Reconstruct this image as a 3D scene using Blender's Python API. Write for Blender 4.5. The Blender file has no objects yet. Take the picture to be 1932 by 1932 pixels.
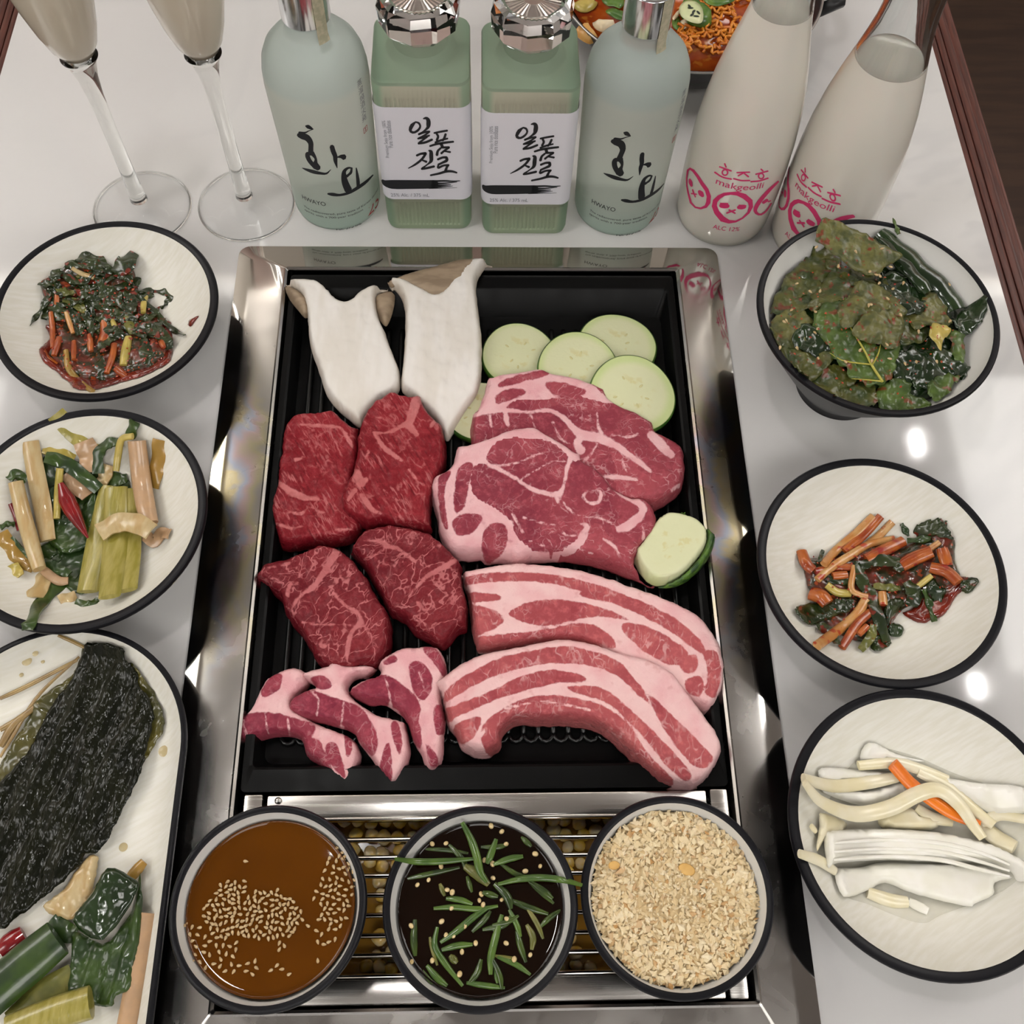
import bpy, bmesh, math, random
import numpy as np
from mathutils import Vector, Matrix, noise as mnoise
from mathutils.geometry import delaunay_2d_cdt

# ------------------------------------------------------------------ camera
# the table top is z = 0; the phone was held 0.62 m above it, tilted 26 degrees off straight down
IMG, FPX, CAMH, CPX = 1932.0, 1930.0, 0.62, 966.0
def _unit(v):
    return v / np.linalg.norm(v)
_vy = _unit(np.array([890 - CPX, CPX + 2950, -FPX]))
_nx = 910 - CPX
_nd = _unit(np.array([_nx, -(_vy[0] * _nx - _vy[2] * FPX) / _vy[1], -FPX]))
CAMR = np.array([np.cross(_vy, -_nd), _vy, -_nd])
scene = bpy.context.scene
_cd = bpy.data.cameras.new('camera')
_cd.sensor_width = 36.0; _cd.sensor_fit = 'HORIZONTAL'; _cd.lens = 36.0 * FPX / IMG
_cd.clip_start = 0.01
cam = bpy.data.objects.new('camera', _cd)
scene.collection.objects.link(cam)
_m = Matrix([list(r) for r in CAMR]).to_4x4(); _m.translation = Vector((0, 0, CAMH))
cam.matrix_world = _m
scene.camera = cam

# ------------------------------------------------------------------ world, light, exposure
world = bpy.data.worlds.new('room_air'); scene.world = world; world.use_nodes = True
world.node_tree.nodes['Background'].inputs[0].default_value = (0.9, 0.95, 1.0, 1)
world.node_tree.nodes['Background'].inputs[1].default_value = 0.25
CEIL = 1.75            # ceiling above the table top
FLOOR = -0.74
PANEL_W = 4.6          # emission of the added, unseen ceiling fill panels
SPOT_W = 60.0          # emission of the small downlights
vs = scene.view_settings
vs.view_transform = 'Standard'; vs.look = 'None'; vs.gamma = 1.0; vs.use_curve_mapping = False
vs.exposure = 0.62
cy = scene.cycles
cy.max_bounces = 5; cy.diffuse_bounces = 2; cy.glossy_bounces = 3; cy.transmission_bounces = 5; cy.transparent_max_bounces = 6; cy.adaptive_threshold = .05; cy.use_light_tree = False; cy.caustics_reflective = False

# ------------------------------------------------------------------ helpers
RND = random.Random(7)
COL = scene.collection
def P(px, py, z=0.0):
    """point of the photograph at height z above the table top"""
    d = CAMR @ np.array([px - CPX, CPX - py, -FPX])
    t = (z - CAMH) / d[2]
    return np.array([0, 0, CAMH]) + t * d
def Q(ox, oy, s):
    return lambda pts: [(ox + p[0] * s, oy + p[1] * s) + tuple(p[2:]) for p in pts]

def tag(o, label=None, cat=None, group=None, kind=None):
    if label: o['label'] = label
    if cat: o['category'] = cat
    if group: o['group'] = group
    if kind: o['kind'] = kind
    return o
def empty(name, loc=(0, 0, 0), label=None, cat=None, group=None, rz=0.0):
    o = bpy.data.objects.new(name, None); COL.objects.link(o)
    o.location = loc; o.rotation_euler = (0, 0, rz); o.empty_display_size = 0.02
    return tag(o, label, cat, group)
def mobj(name, verts, faces, mat, parent=None, smooth=True, loc=None, sharp=None):
    me = bpy.data.meshes.new(name)
    me.from_pydata([tuple(map(float, v)) for v in verts], [], [tuple(int(i) for i in f) for f in faces])
    me.update()
    if smooth:
        me.polygons.foreach_set('use_smooth', [True] * len(me.polygons))
        if sharp is not None:
            me.set_sharp_from_angle(angle=math.radians(sharp))
    if mat is not None:
        for m in (mat if isinstance(mat, (list, tuple)) else [mat]): me.materials.append(m)
    o = bpy.data.objects.new(name, me); COL.objects.link(o)
    if parent is not None: o.parent = parent
    if loc is not None: o.location = loc
    return o
def share(name, me, parent=None, loc=(0, 0, 0), rot=(0, 0, 0), sc=None):
    o = bpy.data.objects.new(name, me); COL.objects.link(o)
    o.location = loc; o.rotation_euler = rot
    if sc is not None: o.scale = sc
    if parent is not None: o.parent = parent
    return o
def recenter(o):
    """move a mesh object's origin to the middle of its base"""
    me = o.data; n = len(me.vertices); a = np.empty(n * 3); me.vertices.foreach_get('co', a); a = a.reshape(-1, 3)
    c = (a.min(0) + a.max(0)) / 2; c[2] = a[:, 2].min()
    me.vertices.foreach_set('co', (a - c).ravel()); o.location = Vector(o.location) + Vector(c)
    return o
def copy_tree(o, parent=None):
    c = o.copy(); COL.objects.link(c); c.parent = parent
    for ch in list(o.children): copy_tree(ch, c)
    return c
class MB:
    """collects shapes into one mesh"""
    def __init__(s): s.v = []; s.f = []
    def add(s, v, f):
        n = len(s.v); s.v += [tuple(p) for p in v]; s.f += [tuple(i + n for i in q) for q in f]; return s
    def box(s, x0, x1, y0, y1, z0, z1, b=0.0):
        if b <= 0:
            v = [(x, y, z) for z in (z0, z1) for y in (y0, y1) for x in (x0, x1)]
            return s.add(v, [(0, 2, 3, 1), (4, 5, 7, 6), (0, 1, 5, 4), (2, 6, 7, 3), (0, 4, 6, 2), (1, 3, 7, 5)])
        bm = bmesh.new(); bmesh.ops.create_cube(bm, size=1.0)
        for q in bm.verts:
            q.co = Vector(((x0 + x1) / 2 + q.co.x * (x1 - x0), (y0 + y1) / 2 + q.co.y * (y1 - y0), (z0 + z1) / 2 + q.co.z * (z1 - z0)))
        bmesh.ops.bevel(bm, geom=bm.edges[:], offset=b, segments=2, affect='EDGES', profile=0.5)
        bm.verts.index_update()
        s.add([q.co[:] for q in bm.verts], [[q.index for q in f.verts] for f in bm.faces]); bm.free(); return s
    def obj(s, name, mat, parent=None, smooth=True, sharp=35, loc=None):
        return mobj(name, s.v, s.f, mat, parent, smooth, loc, sharp)
def lathe(prof, n=72, sq=0.0):
    """prof: (r, z) from bottom to top; closes where r is 0"""
    v = []; f = []; rings = []
    for r, z in prof:
        if r <= 1e-7:
            rings.append([len(v)]); v.append((0, 0, z))
        else:
            rings.append(list(range(len(v), len(v) + n)))
            v += [(r * math.cos(2 * math.pi * k / n), r * math.sin(2 * math.pi * k / n), z) for k in range(n)]
    for a, b in zip(rings, rings[1:]):
        for k in range(n):
            k2 = (k + 1) % n
            if len(a) == 1 and len(b) == 1: continue
            if len(a) == 1: f.append((a[0], b[k2], b[k]))
            elif len(b) == 1: f.append((a[k], a[k2], b[0]))
            else: f.append((a[k], a[k2], b[k2], b[k]))
    return v, f
def catmull(pts, n):
    """resample a polyline smoothly to n points"""
    p = np.array(pts, float)
    if len(p) < 3:
        t = np.linspace(0, 1, n)[:, None]; return p[0] * (1 - t) + p[-1] * t
    q = np.vstack([2 * p[0] - p[1], p, 2 * p[-1] - p[-2]]); out = []
    m = len(p) - 1
    for u in np.linspace(0, m - 1e-9, n):
        i = int(u); t = u - i; a, b, c, d = q[i:i + 4]
        out.append(0.5 * ((2 * b) + (c - a) * t + (2 * a - 5 * b + 4 * c - d) * t * t + (3 * b - a - 3 * c + d) * t ** 3))
    return np.array(out)
def closed_smooth(pts, per=4):
    p = np.array(pts, float); n = len(p); out = []
    for i in range(n):
        a, b, c, d = p[i - 1], p[i], p[(i + 1) % n], p[(i + 2) % n]
        for t in np.arange(per) / per:
            out.append(0.5 * ((2 * b) + (c - a) * t + (2 * a - 5 * b + 4 * c - d) * t * t + (3 * b - a - 3 * c + d) * t ** 3))
    return np.array(out)
def frames(path, up=(0, 0, 1)):
    p = np.asarray(path, float); t = np.gradient(p, axis=0); t /= np.linalg.norm(t, axis=1)[:, None] + 1e-12
    up = np.array(up, float); s = np.cross(t, up); ln = np.linalg.norm(s, axis=1)[:, None]
    s = np.where(ln > 1e-4, s / (ln + 1e-12), np.array([1.0, 0, 0])); u = np.cross(s, t)
    return t, s, u
def tube(path, rad, n=8, flat=1.0):
    """closed tube along path; rad scalar or list; flat < 1 squashes it"""
    p = np.asarray(path, float); m = len(p); r = np.broadcast_to(np.asarray(rad, float), (m,)) if np.ndim(rad) == 0 else np.interp(np.linspace(0, 1, m), np.linspace(0, 1, len(rad)), rad)
    t, s, u = frames(p); v = []; f = []
    for i in range(m):
        for k in range(n):
            a = 2 * math.pi * k / n; v.append(p[i] + s[i] * r[i] * math.cos(a) + u[i] * r[i] * flat * math.sin(a))
    for i in range(m - 1):
        for k in range(n):
            k2 = (k + 1) % n; f.append((i * n + k, i * n + k2, (i + 1) * n + k2, (i + 1) * n + k))
    f.append(tuple(range(n))[::-1]); f.append(tuple((m - 1) * n + k for k in range(n)))
    return v, f
def strip(path, width, thick=0.0006, cup=0.0, nw=6, wav=0.0, twist=0.0, up=(0, 0, 1), seed=0):
    """solid band along path: cup bends it across (+ edges up, in radians), wav ripples the edges"""
    p = np.asarray(path, float); m = len(p)
    w = np.interp(np.linspace(0, 1, m), np.linspace(0, 1, len(width)), width) if np.ndim(width) else np.full(m, float(width))
    t, s, u = frames(p, up); top = []; rr = random.Random(seed); ph = rr.random() * 6
    for i in range(m):
        a = twist * (i / (m - 1) - 0.5); S = s[i] * math.cos(a) + u[i] * math.sin(a); U = u[i] * math.cos(a) - s[i] * math.sin(a)
        for k in range(nw + 1):
            x = (k / nw - 0.5)
            if abs(cup) > 1e-3:
                rad = w[i] / abs(cup); an = x * abs(cup); sx = rad * math.sin(an); uz = rad * (1 - math.cos(an)) * (1 if cup > 0 else -1)
            else: sx = x * w[i]; uz = 0
            uz += wav * (2 * abs(x)) * math.sin(ph + i * 0.9 + (3 if x > 0 else 0))
            top.append(p[i] + S * sx + U * uz)
    top = np.array(top); W = nw + 1
    nrm = np.repeat(u, W, axis=0)
    bot = top - nrm * thick
    f = []
    g = lambda i, k: i * W + k
    N = len(top)
    for i in range(m - 1):
        for k in range(nw):
            a, b, c, d = g(i, k), g(i, k + 1), g(i + 1, k + 1), g(i + 1, k)
            f.append((a, b, c, d)); f.append((N + d, N + c, N + b, N + a))
        f.append((g(i, 0), g(i + 1, 0), N + g(i + 1, 0), N + g(i, 0)))
        f.append((g(i + 1, nw), g(i, nw), N + g(i, nw), N + g(i + 1, nw)))
    for k in range(nw):
        f.append((g(0, k + 1), g(0, k), N + g(0, k), N + g(0, k + 1)))
        f.append((g(m - 1, k), g(m - 1, k + 1), N + g(m - 1, k + 1), N + g(m - 1, k)))
    return np.vstack([top, bot]), f

def seg_dist(pts, poly, closed=True):
    """distance from each point to a polyline"""
    a = np.asarray(poly, float)[:, :2]; b = np.roll(a, -1, axis=0)
    if not closed: a, b = a[:-1], b[:-1]
    pts = np.asarray(pts, float)[:, :2]; best = np.full(len(pts), 1e9)
    for p, q in zip(a, b):
        d = q - p; L = d @ d + 1e-18; t = np.clip(((pts - p) @ d) / L, 0, 1)
        best = np.minimum(best, np.hypot(*(pts - p - t[:, None] * d).T))
    return best
def inside(pts, poly):
    pts = np.asarray(pts, float); a = np.asarray(poly, float)[:, :2]; b = np.roll(a, -1, axis=0); c = np.zeros(len(pts), bool)
    x, y = pts[:, 0], pts[:, 1]
    for (x0, y0), (x1, y1) in zip(a, b):
        if y0 == y1: continue
        m = ((y0 > y) != (y1 > y)) & (x < (x1 - x0) * (y - y0) / (y1 - y0) + x0); c ^= m
    return c
def sdist(pts, poly):
    d = seg_dist(pts, poly); return np.where(inside(pts, poly), d, -d)
def cdt(outline, step):
    """triangulate the inside of an outline with a jittered grid; returns points and triangles, outline first"""
    o = np.asarray(outline, float); lo, hi = o.min(0), o.max(0); rr = np.random.RandomState(3)
    gx, gy = np.meshgrid(np.arange(lo[0], hi[0], step), np.arange(lo[1], hi[1], step)); gx[1::2] += step / 2
    g = np.c_[gx.ravel(), gy.ravel()] + rr.uniform(-.15, .15, (gx.size, 2)) * step
    g = g[sdist(g, o) > step * 0.55]
    allp = [Vector(p) for p in o] + [Vector(p) for p in g]; n = len(o)
    r = delaunay_2d_cdt(allp, [(i, (i + 1) % n) for i in range(n)], [], 1, 1e-9)
    v = np.array([p[:] for p in r[0]]); t = [tuple(q) for q in r[2]]
    return v, t
def resample(poly, step):
    p = np.asarray(poly, float); out = []
    for a, b in zip(p, np.roll(p, -1, axis=0)):
        k = max(1, int(round(np.hypot(*(b - a)[:2]) / step))); out += [a + (b - a) * i / k for i in range(k)]
    return np.array(out)
def nz(x, y, z=0.0, s=1.0):
    return mnoise.noise(Vector((x * s, y * s, z * s)))

# ------------------------------------------------------------------ materials
MATS = {}
def mat(name, col=(.8, .8, .8), rough=.5, metal=0.0, trans=0.0, ior=1.45, coat=0.0, sss=0.0, emit=0.0, spec=.5, alpha=1.0, sheen=0.0):
    if name in MATS: return MATS[name]
    m = bpy.data.materials.new(name); m.use_nodes = True; b = m.node_tree.nodes['Principled BSDF']; i = b.inputs
    i['Base Color'].default_value = (*col, 1); i['Roughness'].default_value = rough; i['Metallic'].default_value = metal
    i['Transmission Weight'].default_value = trans; i['IOR'].default_value = ior; i['Coat Weight'].default_value = coat; i['Coat Roughness'].default_value = .08
    i['Specular IOR Level'].default_value = spec; i['Alpha'].default_value = alpha
    if sss: i['Subsurface Weight'].default_value = sss; i['Subsurface Radius'].default_value = (.004, .0015, .001); i['Subsurface Scale'].default_value = 1.0
    if emit: i['Emission Color'].default_value = (*col, 1); i['Emission Strength'].default_value = emit
    MATS[name] = m; return m
class NT:
    """small node builder"""
    def __init__(s, m): s.m = m; s.t = m.node_tree; s.b = s.t.nodes['Principled BSDF']
    def n(s, ty, **kw):
        x = s.t.nodes.new(ty)
        for k, v in kw.items():
            if k in x.inputs: x.inputs[k].default_value = v
            else: setattr(x, k, v)
        return x
    def l(s, a, b): s.t.links.new(a, b); return s
    def coord(s, scale=(1, 1, 1), rot=(0, 0, 0), kind='Object'):
        tc = s.n('ShaderNodeTexCoord'); mp = s.n('ShaderNodeMapping'); mp.inputs['Scale'].default_value = scale; mp.inputs['Rotation'].default_value = rot
        if any(rot): mp.vector_type = 'TEXTURE'; mp.inputs['Scale'].default_value = tuple(1 / k for k in scale)
        s.l(tc.outputs[kind], mp.inputs['Vector']); return mp.outputs['Vector']
    def noise(s, vec, scale, detail=3, rough=.5, dist=0.0):
        x = s.n('ShaderNodeTexNoise'); x.inputs['Scale'].default_value = scale; x.inputs['Detail'].default_value = detail; x.inputs['Roughness'].default_value = rough; x.inputs['Distortion'].default_value = dist
        s.l(vec, x.inputs['Vector']); return x.outputs['Fac']
    def voro(s, vec, scale, feature='DISTANCE_TO_EDGE', rnd=1.0):
        x = s.n('ShaderNodeTexVoronoi'); x.feature = feature; x.inputs['Scale'].default_value = scale; x.inputs['Randomness'].default_value = rnd
        s.l(vec, x.inputs['Vector']); return x.outputs['Distance']
    def ramp(s, fac, stops, interp='LINEAR'):
        x = s.n('ShaderNodeValToRGB'); e = x.color_ramp.elements; x.color_ramp.interpolation = interp
        while len(e) > len(stops): e.remove(e[-1])
        while len(e) < len(stops): e.new(.5)
        for q, (p, c) in zip(e, stops): q.position = p; q.color = (*c, 1) if len(c) == 3 else c
        s.l(fac, x.inputs['Fac']); return x.outputs['Color']
    def mix(s, fac, a, b, mode='MIX'):
        x = s.n('ShaderNodeMix'); x.data_type = 'RGBA'; x.blend_type = mode
        for k, q in ((0, fac), (6, a), (7, b)):
            if isinstance(q, (int, float)): x.inputs[k].default_value = q
            elif isinstance(q, tuple): x.inputs[k].default_value = (*q, 1) if len(q) == 3 else q
            else: s.l(q, x.inputs[k])
        return x.outputs[2]
    def math(s, op, a, b=0.0, c=0.0, clamp=False):
        x = s.n('ShaderNodeMath', operation=op); x.use_clamp = clamp
        for k, q in enumerate((a, b, c)):
            if isinstance(q, (int, float)): x.inputs[k].default_value = q
            else: s.l(q, x.inputs[k])
        return x.outputs[0]
    def attr(s, name):
        x = s.n('ShaderNodeAttribute'); x.attribute_name = name; return x.outputs['Fac']
    def smooth(s, v, a, b):
        x = s.n('ShaderNodeMapRange'); x.interpolation_type = 'SMOOTHSTEP'; x.inputs['From Min'].default_value = a; x.inputs['From Max'].default_value = b
        s.l(v, x.inputs['Value']); return x.outputs['Result']
    def bump(s, h, strength=.3, dist=.001):
        x = s.n('ShaderNodeBump'); x.inputs['Strength'].default_value = strength; x.inputs['Distance'].default_value = dist
        s.l(h, x.inputs['Height']); s.l(x.outputs['Normal'], s.b.inputs['Normal']); return x
    def base(s, c): s.l(c, s.b.inputs['Base Color']); return s
    def rough(s, c): s.l(c, s.b.inputs['Roughness']); return s
def vary(name, c1, c2, scale=60, rough=.35, coat=0.0, sss=0.0, stretch=(1, 1, 1), bump=0.0, bscale=None, c3=None, spec=.5, detail=2.5, trans=0.0):
    """a material whose colour wanders between c1 and c2 (and c3 in spots)"""
    if name in MATS: return MATS[name]
    m = mat(name, c1, rough, coat=coat, sss=sss, spec=spec, trans=trans); q = NT(m); v = q.coord(stretch)
    oi = q.n('ShaderNodeObjectInfo'); ad = q.n('ShaderNodeVectorMath', operation='MULTIPLY_ADD')
    cb = q.n('ShaderNodeCombineXYZ'); q.l(oi.outputs['Random'], cb.inputs[0]); q.l(oi.outputs['Random'], cb.inputs[1])
    q.l(cb.outputs[0], ad.inputs[0]); ad.inputs[1].default_value = (3, 5, 0); q.l(v, ad.inputs[2]); v = ad.outputs[0]
    n = q.noise(v, scale, detail, .55)
    c = q.mix(q.smooth(n, .35, .65), c1, c2)
    if c3 is not None: c = q.mix(q.smooth(q.noise(v, scale * 1.7, 2), .6, .68), c, c3)
    q.base(c)
    if bump: q.bump(q.noise(v, bscale or scale * 3, 1.5), bump, .001)
    return m
# ------------------------------------------------------------------ setting: room and table
m_ceil = mat('ceiling_paint', (.86, .86, .86), .8)
m_floor = vary('floor_wood', (.035, .018, .012), (.05, .026, .016), 6, .5, stretch=(1, 8, 1))
m_wall = mat('wall_cream', (.62, .57, .51), .6)
m_wallb = mat('wall_panel_blush', (.50, .36, .31), .5)
m_wallw = mat('wall_panel_cream', (.66, .60, .53), .5)
m_brown = mat('wall_brown', (.33, .29, .26), .6)
SAUCE_Z = .0448
RX0, RX1, RY0, RY1 = -2.2, 2.2, -1.9, 1.9
def struct(name, mb, m): return tag(mb.obj(name, m, sharp=30), kind='structure')
struct('floor', MB().box(RX0, RX1, RY0, RY1, FLOOR - .05, FLOOR), m_floor)
struct('ceiling', MB().box(RX0, RX1, RY0, RY1, CEIL, CEIL + .05), m_ceil)
wb = struct('wall_back', MB().box(RX0, RX1, RY1, RY1 + .05, FLOOR, CEIL), m_wall)
struct('wall_left', MB().box(RX0 - .05, RX0, RY0, RY1, FLOOR, CEIL), m_wall)
struct('wall_right', MB().box(RX1, RX1 + .05, RY0, RY1, FLOOR, CEIL), m_brown)
struct('wall_front', MB().box(RX0, RX1, RY0 - .05, RY0, FLOOR, CEIL), mat('wall_grey', (.58, .58, .60), .6))
for k in range(11):
    x = RX0 + .4 * k
    MB().box(x + .012, x + .388, RY1 - .02, RY1, FLOOR + .1, CEIL - .06, .004).obj('wall_panel', m_wallb if k % 2 else m_wallw, wb)
tr = struct('trim_1', MB().box(RX0, RX1, RY1 - .035, RY1 - .021, CEIL - .05, CEIL - .001), mat('cove_light', (1.0, .95, .88), .5, emit=6.0))

# ceiling lights: large added panels give soft light, small square downlights give the sparkles
m_pan = mat('fill_panel_diffuser', (1.0, .97, .93), .5, emit=PANEL_W)
m_spot = mat('downlight_glow', (1.0, .98, .95), .5, emit=SPOT_W)
m_lframe = mat('light_frame', (.75, .75, .75), .4)
def light_panel(x, y, w, d, label, m, group):
    e = empty('ceiling_light', (x, y, CEIL), label, 'ceiling light', group)
    f = MB()
    for a in ((-w / 2 - .012, -w / 2, -d / 2 - .012, d / 2 + .012), (w / 2, w / 2 + .012, -d / 2 - .012, d / 2 + .012), (-w / 2, w / 2, -d / 2 - .012, -d / 2), (-w / 2, w / 2, d / 2, d / 2 + .012)):
        f.box(*a, -.016, 0)
    f.obj('frame', m_lframe, e)
    MB().box(-w / 2, w / 2, -d / 2, d / 2, -.010, -.002).obj('diffuser', m, e)
    return e
for i, (x, y) in enumerate(((-1.65, -.6), (1.60, -.9), (-1.70, 1.15), (.10, -1.25), (1.70, 1.15))):  # unseen panels added for soft fill, placed clear of the steel frame's reflections
    light_panel(x, y, .85, .85, ('added square fill light panel over the left side', 'added square fill light panel over the right side', 'added square fill light panel near the back wall, left', 'added square fill light panel behind the camera', 'added square fill light panel near the back wall, right')[i], m_pan, 'added fill light panels')
def mirror_spot(px, py, z):
    # where a ceiling lamp must hang to glint at that spot of a level surface
    p = P(px, py, z); k = (CEIL - z) / (CAMH - z); return p[0] * (1 + k), p[1] * (1 + k)
for i, (x, y, w, d) in enumerate(((*mirror_spot(606, 1592, SAUCE_Z), .085, .16), (*mirror_spot(1726, 840, 0), .028, .075), (*mirror_spot(1838, 1297, 0), .03, .055))):
    light_panel(x, y, w, d, ('small downlight above the grill', 'small square downlight on the right towards the back', 'small square downlight on the right beside the table')[i], m_spot, 'small downlights')

# table
m_marble = mat('white_marble', (.80, .79, .77), .06, spec=.55); q = NT(m_marble)
v = q.coord((1, 1, 1)); n1 = q.noise(v, 3.2, 4, .62, .9); n2 = q.noise(v, 1.1, 2, .5)
vein = q.math('ABSOLUTE', q.math('SUBTRACT', n1, .5)); vm = q.smooth(vein, .0, .035)
c = q.mix(vm, (.54, .54, .54), (.625, .62, .61)); c = q.mix(q.smooth(n2, .42, .75), (.625, .62, .61), c); q.base(q.mix(.85, (.625, .62, .61), c))
m_wood = vary('red_brown_wood', (.11, .035, .025), (.06, .02, .016), 30, .35, stretch=(20, 1, 20))
m_dark = mat('table_dark', (.03, .028, .027), .5)
TX, TY0, TY1 = .402, -.42, 1.12
# the marble top has a cut-out for the grill
def slab_hole(x0, x1, y0, y1, hx0, hx1, hy0, hy1, z0, z1):
    b = MB()
    for a in ((x0, hx0, y0, y1), (hx1, x1, y0, y1), (hx0, hx1, y0, hy0), (hx0, hx1, hy1, y1)): b.box(*a, z0, z1)
    return b
table = empty('dining_table', (0, 0, FLOOR), 'glossy white marble dining table with red-brown wooden edge', 'table')
D = -FLOOR
slab_hole(-TX, TX, TY0, TY1, -.178, .179, -.035, .528, D - .025, D).obj('table_top', m_marble, table, smooth=False)
for sx in (-1, 1):
    e = MB()
    xs = [TX + .0075 * k for k in range(5)]
    for k in range(4):
        a, b = sorted((sx * xs[k], sx * (xs[k + 1] - .0012))); e.box(a, b, TY0, TY1, D - .03, D - .002 - .0012 * k, .0015)
    a, b = sorted((sx * TX, sx * xs[4])); e.box(a, b, TY0, TY1, D - .035, D - .006)
    e.obj('wooden_edge', m_wood, table)
MB().box(-TX, TX, TY1, TY1 + .03, D - .03, D - .002, .002).obj('wooden_edge', m_wood, table)
for sx in (-1, 1):
    for yy in (TY0 + .12, TY1 - .12):
        MB().box(sx * .33 - .03, sx * .33 + .03, yy - .03, yy + .03, 0, D - .025, .003).obj('leg', m_dark, table)
# the grill unit below the top
# ------------------------------------------------------------------ grill
m_steel = mat('stainless_steel', (.60, .58, .55), .12, metal=1.0); q = NT(m_steel)
v = q.coord((1, 1, 1)); big = q.noise(v, 22, 3, .6, .6)
sep = q.n('ShaderNodeSeparateXYZ'); q.l(v, sep.inputs[0])
ax = q.math('ABSOLUTE', sep.outputs[0]); yy = sep.outputs[1]
# heat tint: bands of straw, rose and blue beside the hot plate
band = q.math('MULTIPLY', q.smooth(yy, .17, .26), q.math('SUBTRACT', 1.0, q.smooth(yy, .36, .44)))
ph = q.math('ADD', q.math('MULTIPLY', q.math('SUBTRACT', ax, .145), 22.0), q.math('MULTIPLY', q.math('SUBTRACT', big, .5), 1.3))
tint = q.ramp(ph, [(0, (.44, .43, .41)), (.16, (.50, .46, .30)), (.30, (.52, .40, .40)), (.42, (.38, .42, .52)), (.56, (.56, .48, .28)), (.74, (.56, .51, .37)), (.90, (.42, .49, .52)), (1, (.50, .48, .46))])
q.base(q.mix(q.math('MULTIPLY', band, .95), (.50, .485, .46), tint))
spots = q.smooth(q.noise(v, 60, 5, .65), .52, .70)
polish = q.math('MAXIMUM', q.smooth(yy, .470, .500), q.smooth(ax, .1700, .1745))
sat = q.math('ADD', q.math('MULTIPLY', q.smooth(big, .4, .7), .10), q.math('ADD', .22, q.math('MULTIPLY', spots, .04)))
q.rough(q.math('ADD', q.math('MULTIPLY', sat, q.math('SUBTRACT', 1.0, q.math('MULTIPLY', polish, .78))), 0.0))
q.bump(q.noise(v, 9, 1), .10, .004)
m_brush = mat('brushed_steel', (.58, .56, .53), .25, metal=1.0); q = NT(m_brush)
fv = q.noise(q.coord((4, 300, 60)), 2.5, 2); q.rough(q.math('ADD', .14, q.math('MULTIPLY', fv, .22))); q.bump(fv, .08, .0006)
m_chrome = mat('chrome_rod', (.75, .73, .70), .10, metal=1.0)
m_iron = mat('black_plate', (.004, .004, .004), .33, spec=.12); q = NT(m_iron)
q.rough(q.math('ADD', .24, q.math('MULTIPLY', q.noise(q.coord(), 70, 2), .25)))
m_rib = mat('black_rib', (.006, .006, .006), .26, spec=.45)
FX0, FX1, FY0, FY1 = -.1835, .1845, -.045, .5335
IX0, IX1, IY0, IY1 = -.1445, .1500, .0050, .5085
grill = empty('table_grill', (0, 0, 0), 'stainless steel barbecue grill frame set into the marble table', 'grill')
def rrect(x0, x1, y0, y1, r, n=6):
    o = []
    for cx, cy, a0 in ((x1 - r, y1 - r, 0), (x0 + r, y1 - r, 90), (x0 + r, y0 + r, 180), (x1 - r, y0 + r, 270)):
        for k in range(n + 1):
            a = math.radians(a0 + 90 * k / n); o.append((cx + r * math.cos(a), cy + r * math.sin(a)))
    return o
def loft(rings, cap0=False, cap1=False):
    v = []; f = []; n = len(rings[0])
    for r in rings: v += [tuple(p) for p in r]
    for i in range(len(rings) - 1):
        for k in range(n):
            k2 = (k + 1) % n; f.append((i * n + k, i * n + k2, (i + 1) * n + k2, (i + 1) * n + k))
    if cap0: f.append(tuple(range(n))[::-1])
    if cap1: f.append(tuple((len(rings) - 1) * n + k for k in range(n)))
    return v, f
fr = []
for x0, x1, y0, y1, r, z in ((FX0, FX1, FY0, FY1, .009, .0002), (FX0, FX1, FY0, FY1, .009, .0012), (FX0 + .010, FX1 - .010, FY0 + .010, FY1 - .010, .004, .0034),
                             (IX0 - .0028, IX1 + .0028, IY0 - .0028, IY1 + .0028, .002, .0044), (IX0 - .0016, IX1 + .0016, IY0 - .0016, IY1 + .0016, .002, .0052), (IX0, IX1, IY0, IY1, .0015, .0040), (IX0, IX1, IY0, IY1, .0015, -.040)):
    fr.append([(x, y, z) for x, y in rrect(x0, x1, y0, y1, r)])
mobj('frame', *loft(fr), m_steel, grill, sharp=25)
# raised creases pressed into the two far corners of the sheet
for sx, cx in ((-1, FX0 + .024), (1, FX1 - .024)):
    pass
# firebox walls and floor below
fb = slab_hole(IX0 - .006, IX1 + .006, IY0 - .006, IY1 + .006, IX0 + .0005, IX1 - .0005, IY0 + .0005, IY1 - .0005, -.09, -.041)
fb.box(IX0 - .006, IX1 + .006, IY0 - .006, IY1 + .006, -.095, -.09)
fb.obj('firebox', m_dark, grill)

# cast plate with ribs
GX0, GX1, GY0, GY1 = IX0 + .002, IX1 - .002, .1215, IY1 - .002
GZ = -.0125     # top of the ribs
plate = empty('grill_plate', ((GX0 + GX1) / 2, (GY0 + GY1) / 2, GZ - .012), 'black ribbed cast grill plate under the raw meat', 'grill plate')
px0, px1, py0, py1 = GX0 - plate.location.x, GX1 - plate.location.x, GY0 - plate.location.y, GY1 - plate.location.y
zz = lambda z: z - plate.location.z
rings = []
for x0, x1, y0, y1, z in ((0, 0, 0, 0, GZ - .006), (0, 0, 0, 0, .0005), (.004, .004, .013, .012, .0008), (.0055, .0055, .0145, .0135, -.0002), (.009, .009, .020, .026, GZ - .004), (.012, .012, .024, .029, GZ - .005)):
    rings.append([(x, y, zz(z)) for x, y in rrect(px0 + x0, px1 - x1, py0 + y0, py1 - y1, .003 if x0 < .008 else .006)])
bot = [(x, y, zz(GZ - .010)) for x, y, _ in rings[0]]
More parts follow.
